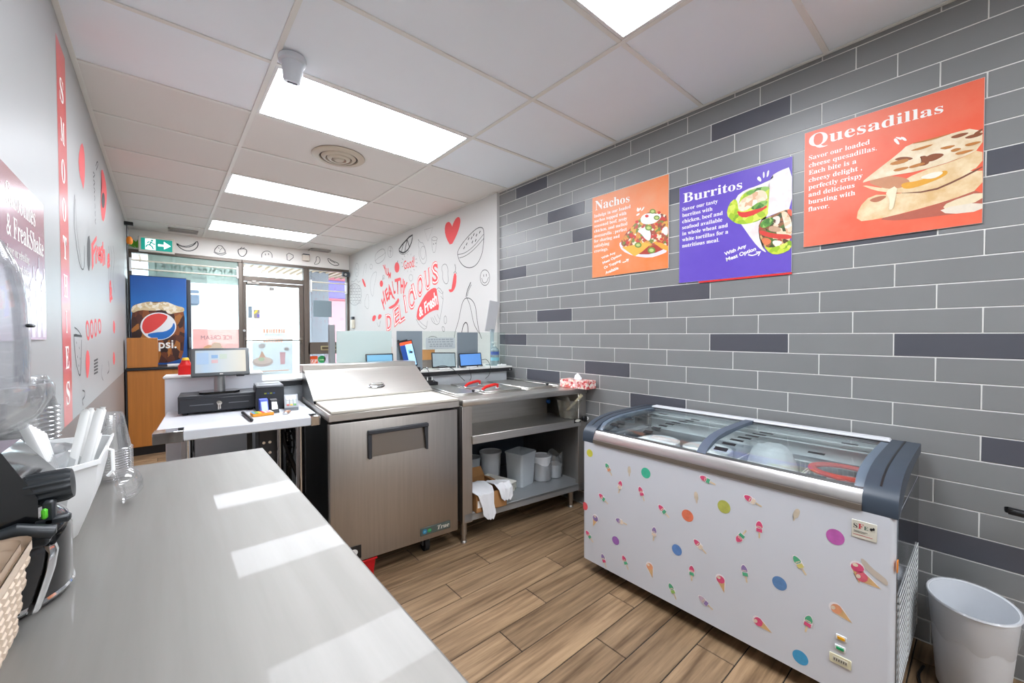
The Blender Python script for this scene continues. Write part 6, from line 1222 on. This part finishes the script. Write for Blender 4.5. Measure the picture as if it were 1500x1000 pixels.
def decal(name, lab, cat, u0, v0, u1, v1, m, y=YF+.036): p, q = PX(u0, v0, Y=y), PX(u1, v1, Y=y); t = thing(name, lab, cat, ((p.x+q.x)/2, y, (p.z+q.z)/2)); w_, h_ = abs(q.x-p.x), abs(p.z-q.z); b = B(); b.box(-w_/2, w_/2, 0, .002, -h_/2, h_/2); b.done('sheet', m, t); return t, w_, h_
decal('grey_notice', 'square blue-grey notice board on the narrow window', 'notice', 459, 439.5, 486, 464.5, M('notice_slate', '7f9199', .5))
t, w_, h_ = decal('door_sticker', 'dark strip sticker high on the door glass', 'sticker', 363.5, 448, 369.5, 466, M('sticker_slate', '7c8c98', .5))
t, w_, h_ = decal('door_sticker', 'small checkered coloured sticker on the door glass beside the dark strip', 'sticker', 371.5, 453, 381, 466.5, SPOT('sticker_mix', ['b9b0b4', 'd9c84a', '7a74c0', '9a948c', 'c8bcb0'], 30, .5))
decal('door_sticker', 'tiny grey sticker at the top of the door glass', 'sticker', 394.5, 420.5, 401.5, 426, M('sticker_dusk', '8f8b86', .5))
t, w_, h_ = decal('delivery_sticker', 'orange delivery sticker at the foot of the narrow window', 'sticker', 453, 521.5, 465.5, 532, M('sticker_orange', 'ee5a1c', .4)); b = B(); text(b, 'SKIP', lambda x, z: (x, -.0006, z), 0, -.055, .09, .012, .3, width=.115, align='c'); b.done('lettering', white_pr, t)
p = PX(471.5, 526, Y=YF+.036); t = thing('round_sticker', 'round green sticker beside the orange delivery sticker', 'sticker', p); b = B(); b.lathe([(0, 0), (.062, 0), (.062, .002), (0, .002)], 28, T=Matrix.Rotation(-PI/2, 4, 'X')); b.done('sheet', M('sticker_green', '2c9a58', .4), t); b = B()
for i in range(4): b.poly([(q[0], -.0026, q[1]) for q in oval(-.03+i*.02, -.008, .009, .011, 10)])
b.done('lettering', M('sticker_mint', 'b8e6b0', .4), t, kind='stuff')
decal('paper_notice', 'pale lilac paper beside the round green sticker', 'notice', 475, 519, 487, 531, M('paper_lilac', 'dcdcee', .6))
# exit sign
t = thing('exit_sign', 'green running man exit sign on the header over the cola cooler', 'exit sign', (-.048, 7.06, 2.506)); b = B(); b.box(-.178, .178, -.02, .03, -.097, .10, .006); b.box(-.06, .06, .03, .18, -.03, .03, .004); b.done('case', M('sign_beige', 'ddd2c6', .5), t)
eg = M('exit_green', '12897a', .3, emis=.35); ew = M('exit_white', 'eefcff', .3, emis=.6); b = B(); b.box(-.152, .155, -.0225, -.0195, -.075, .074); b.mat(1); f = lambda x, z: (x, -.0235, z); f2 = lambda x, z: (x, -.0245, z)
b.poly([f(q[0], q[1]) for q in ((-.112, -.07), (-.012, -.07), (-.012, .07), (-.112, .07))]); fill(b, [(.012, .012), (.07, .012), (.07, .05), (.14, 0), (.07, -.05), (.07, -.014), (.012, -.014)], f, 0)
b.mat(0); b.poly([f2(*q) for q in oval(-.045, .048, .013, .013, 12)])
for pts in ([(-.05, .03), (-.07, -.005), (-.06, -.02)], [(-.07, -.005), (-.095, -.015), (-.105, -.04)], [(-.065, -.01), (-.045, -.03), (-.035, -.06)], [(-.05, .028), (-.08, .03), (-.092, .01)], [(-.05, .025), (-.03, .005), (-.015, .01)]): stroke(b, pts, .014, f2, sm=0)
b.done('pictogram', [eg, ew], t)
# hanging lamp cord with an orange plug, a sprig of plastic greenery
t = thing('work_light', 'orange plug hanging on a black cable beside the exit sign', 'plug', (-.305, 6.55, 2.62)); b = B(); b.box(-.025, .055, -.02, .03, .0, .04, .004); b.done('socket', black_pl, t); b = B(); b.tube([(0, 0, 0), (0, 0, -.1), (-.004, 0, -.3), (.004, 0, -.8), (-.004, 0, -1.2), (.0, 0, -1.6)], .006, 6, smooth=1); b.done('cord', black_pl, t); b = B(); b.lathe([(0, 0), (.02, .005), (.03, .03), (.028, .07), (.016, .09), (0, .095)], 16, (.02, -.01, -.225)); b.done('plug_body', orange_pl, t)
t = thing('plastic_sprig', 'bright green plastic sprig peeking out left of the exit sign', 'plant', (-.245, 7.17, 2.46)); random.seed(6)
for i in range(9):
    a = random.uniform(.3, 2.8); l_ = random.uniform(.07, .14); b = B(); c = Vector((random.uniform(-.02, .03), 0, 0)); d = Vector((math.cos(a)*.6, -.1*random.random(), abs(math.sin(a)))).normalized()*l_; s_ = Vector((-d.z, 0, d.x)).normalized()*l_*.18; b.loft([[c, c+d*.5+s_, c+d, c+d*.5-s_], [c+Vector((0, .003, 0)), c+d*.5+s_+Vector((0, .003, 0)), c+d+Vector((0, .003, 0)), c+d*.5-s_+Vector((0, .003, 0))]]); b.done('leaf', M('leaf_green', '6cc02c', .5), t)
# ================================================================== CEILING FITTINGS, SMALL WALL FITTINGS
t = thing('dome_camera', 'white dome security camera beside the nearest whole ceiling light', 'camera', (.505, 2.26, CZ)); b = B(); b.lathe([(0, 0), (.062, 0), (.064, -.006), (.062, -.024), (.05, -.03), (.048, -.05), (.046, -.052)], 32); b.done('base', M('camera_white', 'd5dbe2', .4), t)
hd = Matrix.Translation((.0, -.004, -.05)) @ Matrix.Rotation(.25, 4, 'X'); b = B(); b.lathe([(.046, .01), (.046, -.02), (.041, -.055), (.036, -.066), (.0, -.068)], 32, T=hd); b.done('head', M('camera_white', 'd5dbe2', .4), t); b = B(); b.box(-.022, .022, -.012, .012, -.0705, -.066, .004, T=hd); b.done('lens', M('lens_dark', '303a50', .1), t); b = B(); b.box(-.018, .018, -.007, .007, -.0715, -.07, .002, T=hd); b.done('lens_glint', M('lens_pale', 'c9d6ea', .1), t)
t = thing('air_vent', 'round ceiling air vent between two light panels', 'vent', (1.047, 3.275, CZ-.001)); vm = M('vent_cream', 'c4b8a6', .45)
for i, (r0, r1, z) in enumerate(((.135, .19, -.012), (.092, .125, -.02), (.05, .085, -.026), (.0, .042, -.03))):
    b = B(); b.lathe([(r0, z+.012), (r0+.004, z), (r1-.01, z+.004), (r1, 0 if i == 0 else z+.014), (r1-.003, z+.016), (r0, z+.016)] if r0 else [(0, z), (.03, z), (.042, z+.012), (.04, z+.015), (0, z+.015)], 40); b.done('ring', vm, t)
b = B(); b.lathe([(0, -.004), (.15, -.004)], 30); b.done('throat', M('vent_dark', '4a4038', .8), t)
for lab, x0, x1, y0, y1 in (('white slotted ceiling vent in front of the exit sign', .065, .37, 6.81, 7.0), ('grey slotted ceiling vent near the front corner by the mural', 1.80, 2.1, 7.0, 7.16)):
    t = thing('slot_vent', lab, 'vent', ((x0+x1)/2, (y0+y1)/2, CZ-.001), 0, 'slotted ceiling vents'); hx, hy = (x1-x0)/2, (y1-y0)/2; b = B(); b.box(-hx, hx, -hy, -hy+.015, -.012, 0); b.box(-hx, hx, hy-.015, hy, -.012, 0); b.box(-hx, -hx+.015, -hy, hy, -.012, 0); b.box(hx-.015, hx, -hy, hy, -.012, 0); b.done('frame', M('vent_grey', 'b0aaa6', .5), t)
    n = 6
    for i in range(n): b = B(); y = -hy+.02+(2*hy-.04)*(i+.5)/n; b.box(-hx+.015, hx-.015, y-.004, y+.006, -.010, -.002, .001); b.done('slat', M('vent_slat', '9d9894', .5), t)
p = PX(448.5, 375, Y=7.17); t = thing('header_box', 'small white box on the header above the narrow window', 'box', (p.x, 7.235, p.z-.02)); b = B(); b.box(-.05, .05, -.07, 0, -.05, .04, .004); b.done('case', M('sign_beige', 'ddd2c6', .5), t); b = B(); b.box(-.05, .05, -.072, -.068, .045, .055); b.box(-.05, .05, -.072, 0, .04, .05, .002); b.done('dark_top', dgrey_pl, t)
t = thing('door_sensor', 'dark sensor in the top corner of the narrow window', 'sensor', (2.40, 7.2, 2.36)); b = B(); b.box(-.06, .05, -.05, .04, -.03, .05, .01); b.mat(1).cyl((-.02, -.05, .0), (-.02, -.055, .0), .02, None, 14); b.done('case', [dgrey_pl, M('sensor_pale', 'b8b6b2', .4)], t)
t = thing('air_freshener', 'small white wall unit with a dark top on the mural wall near the front', 'wall unit', (XW, 7.02, 1.53)); b = B(); b.box(-.05, 0, -.045, .045, -.09, .06, .008); b.done('case', M('unit_cream', 'e0dccb', .45), t); b = B(); b.box(-.045, 0, -.035, .035, .06, .11, .006); b.done('dark_top', dgrey_pl, t)
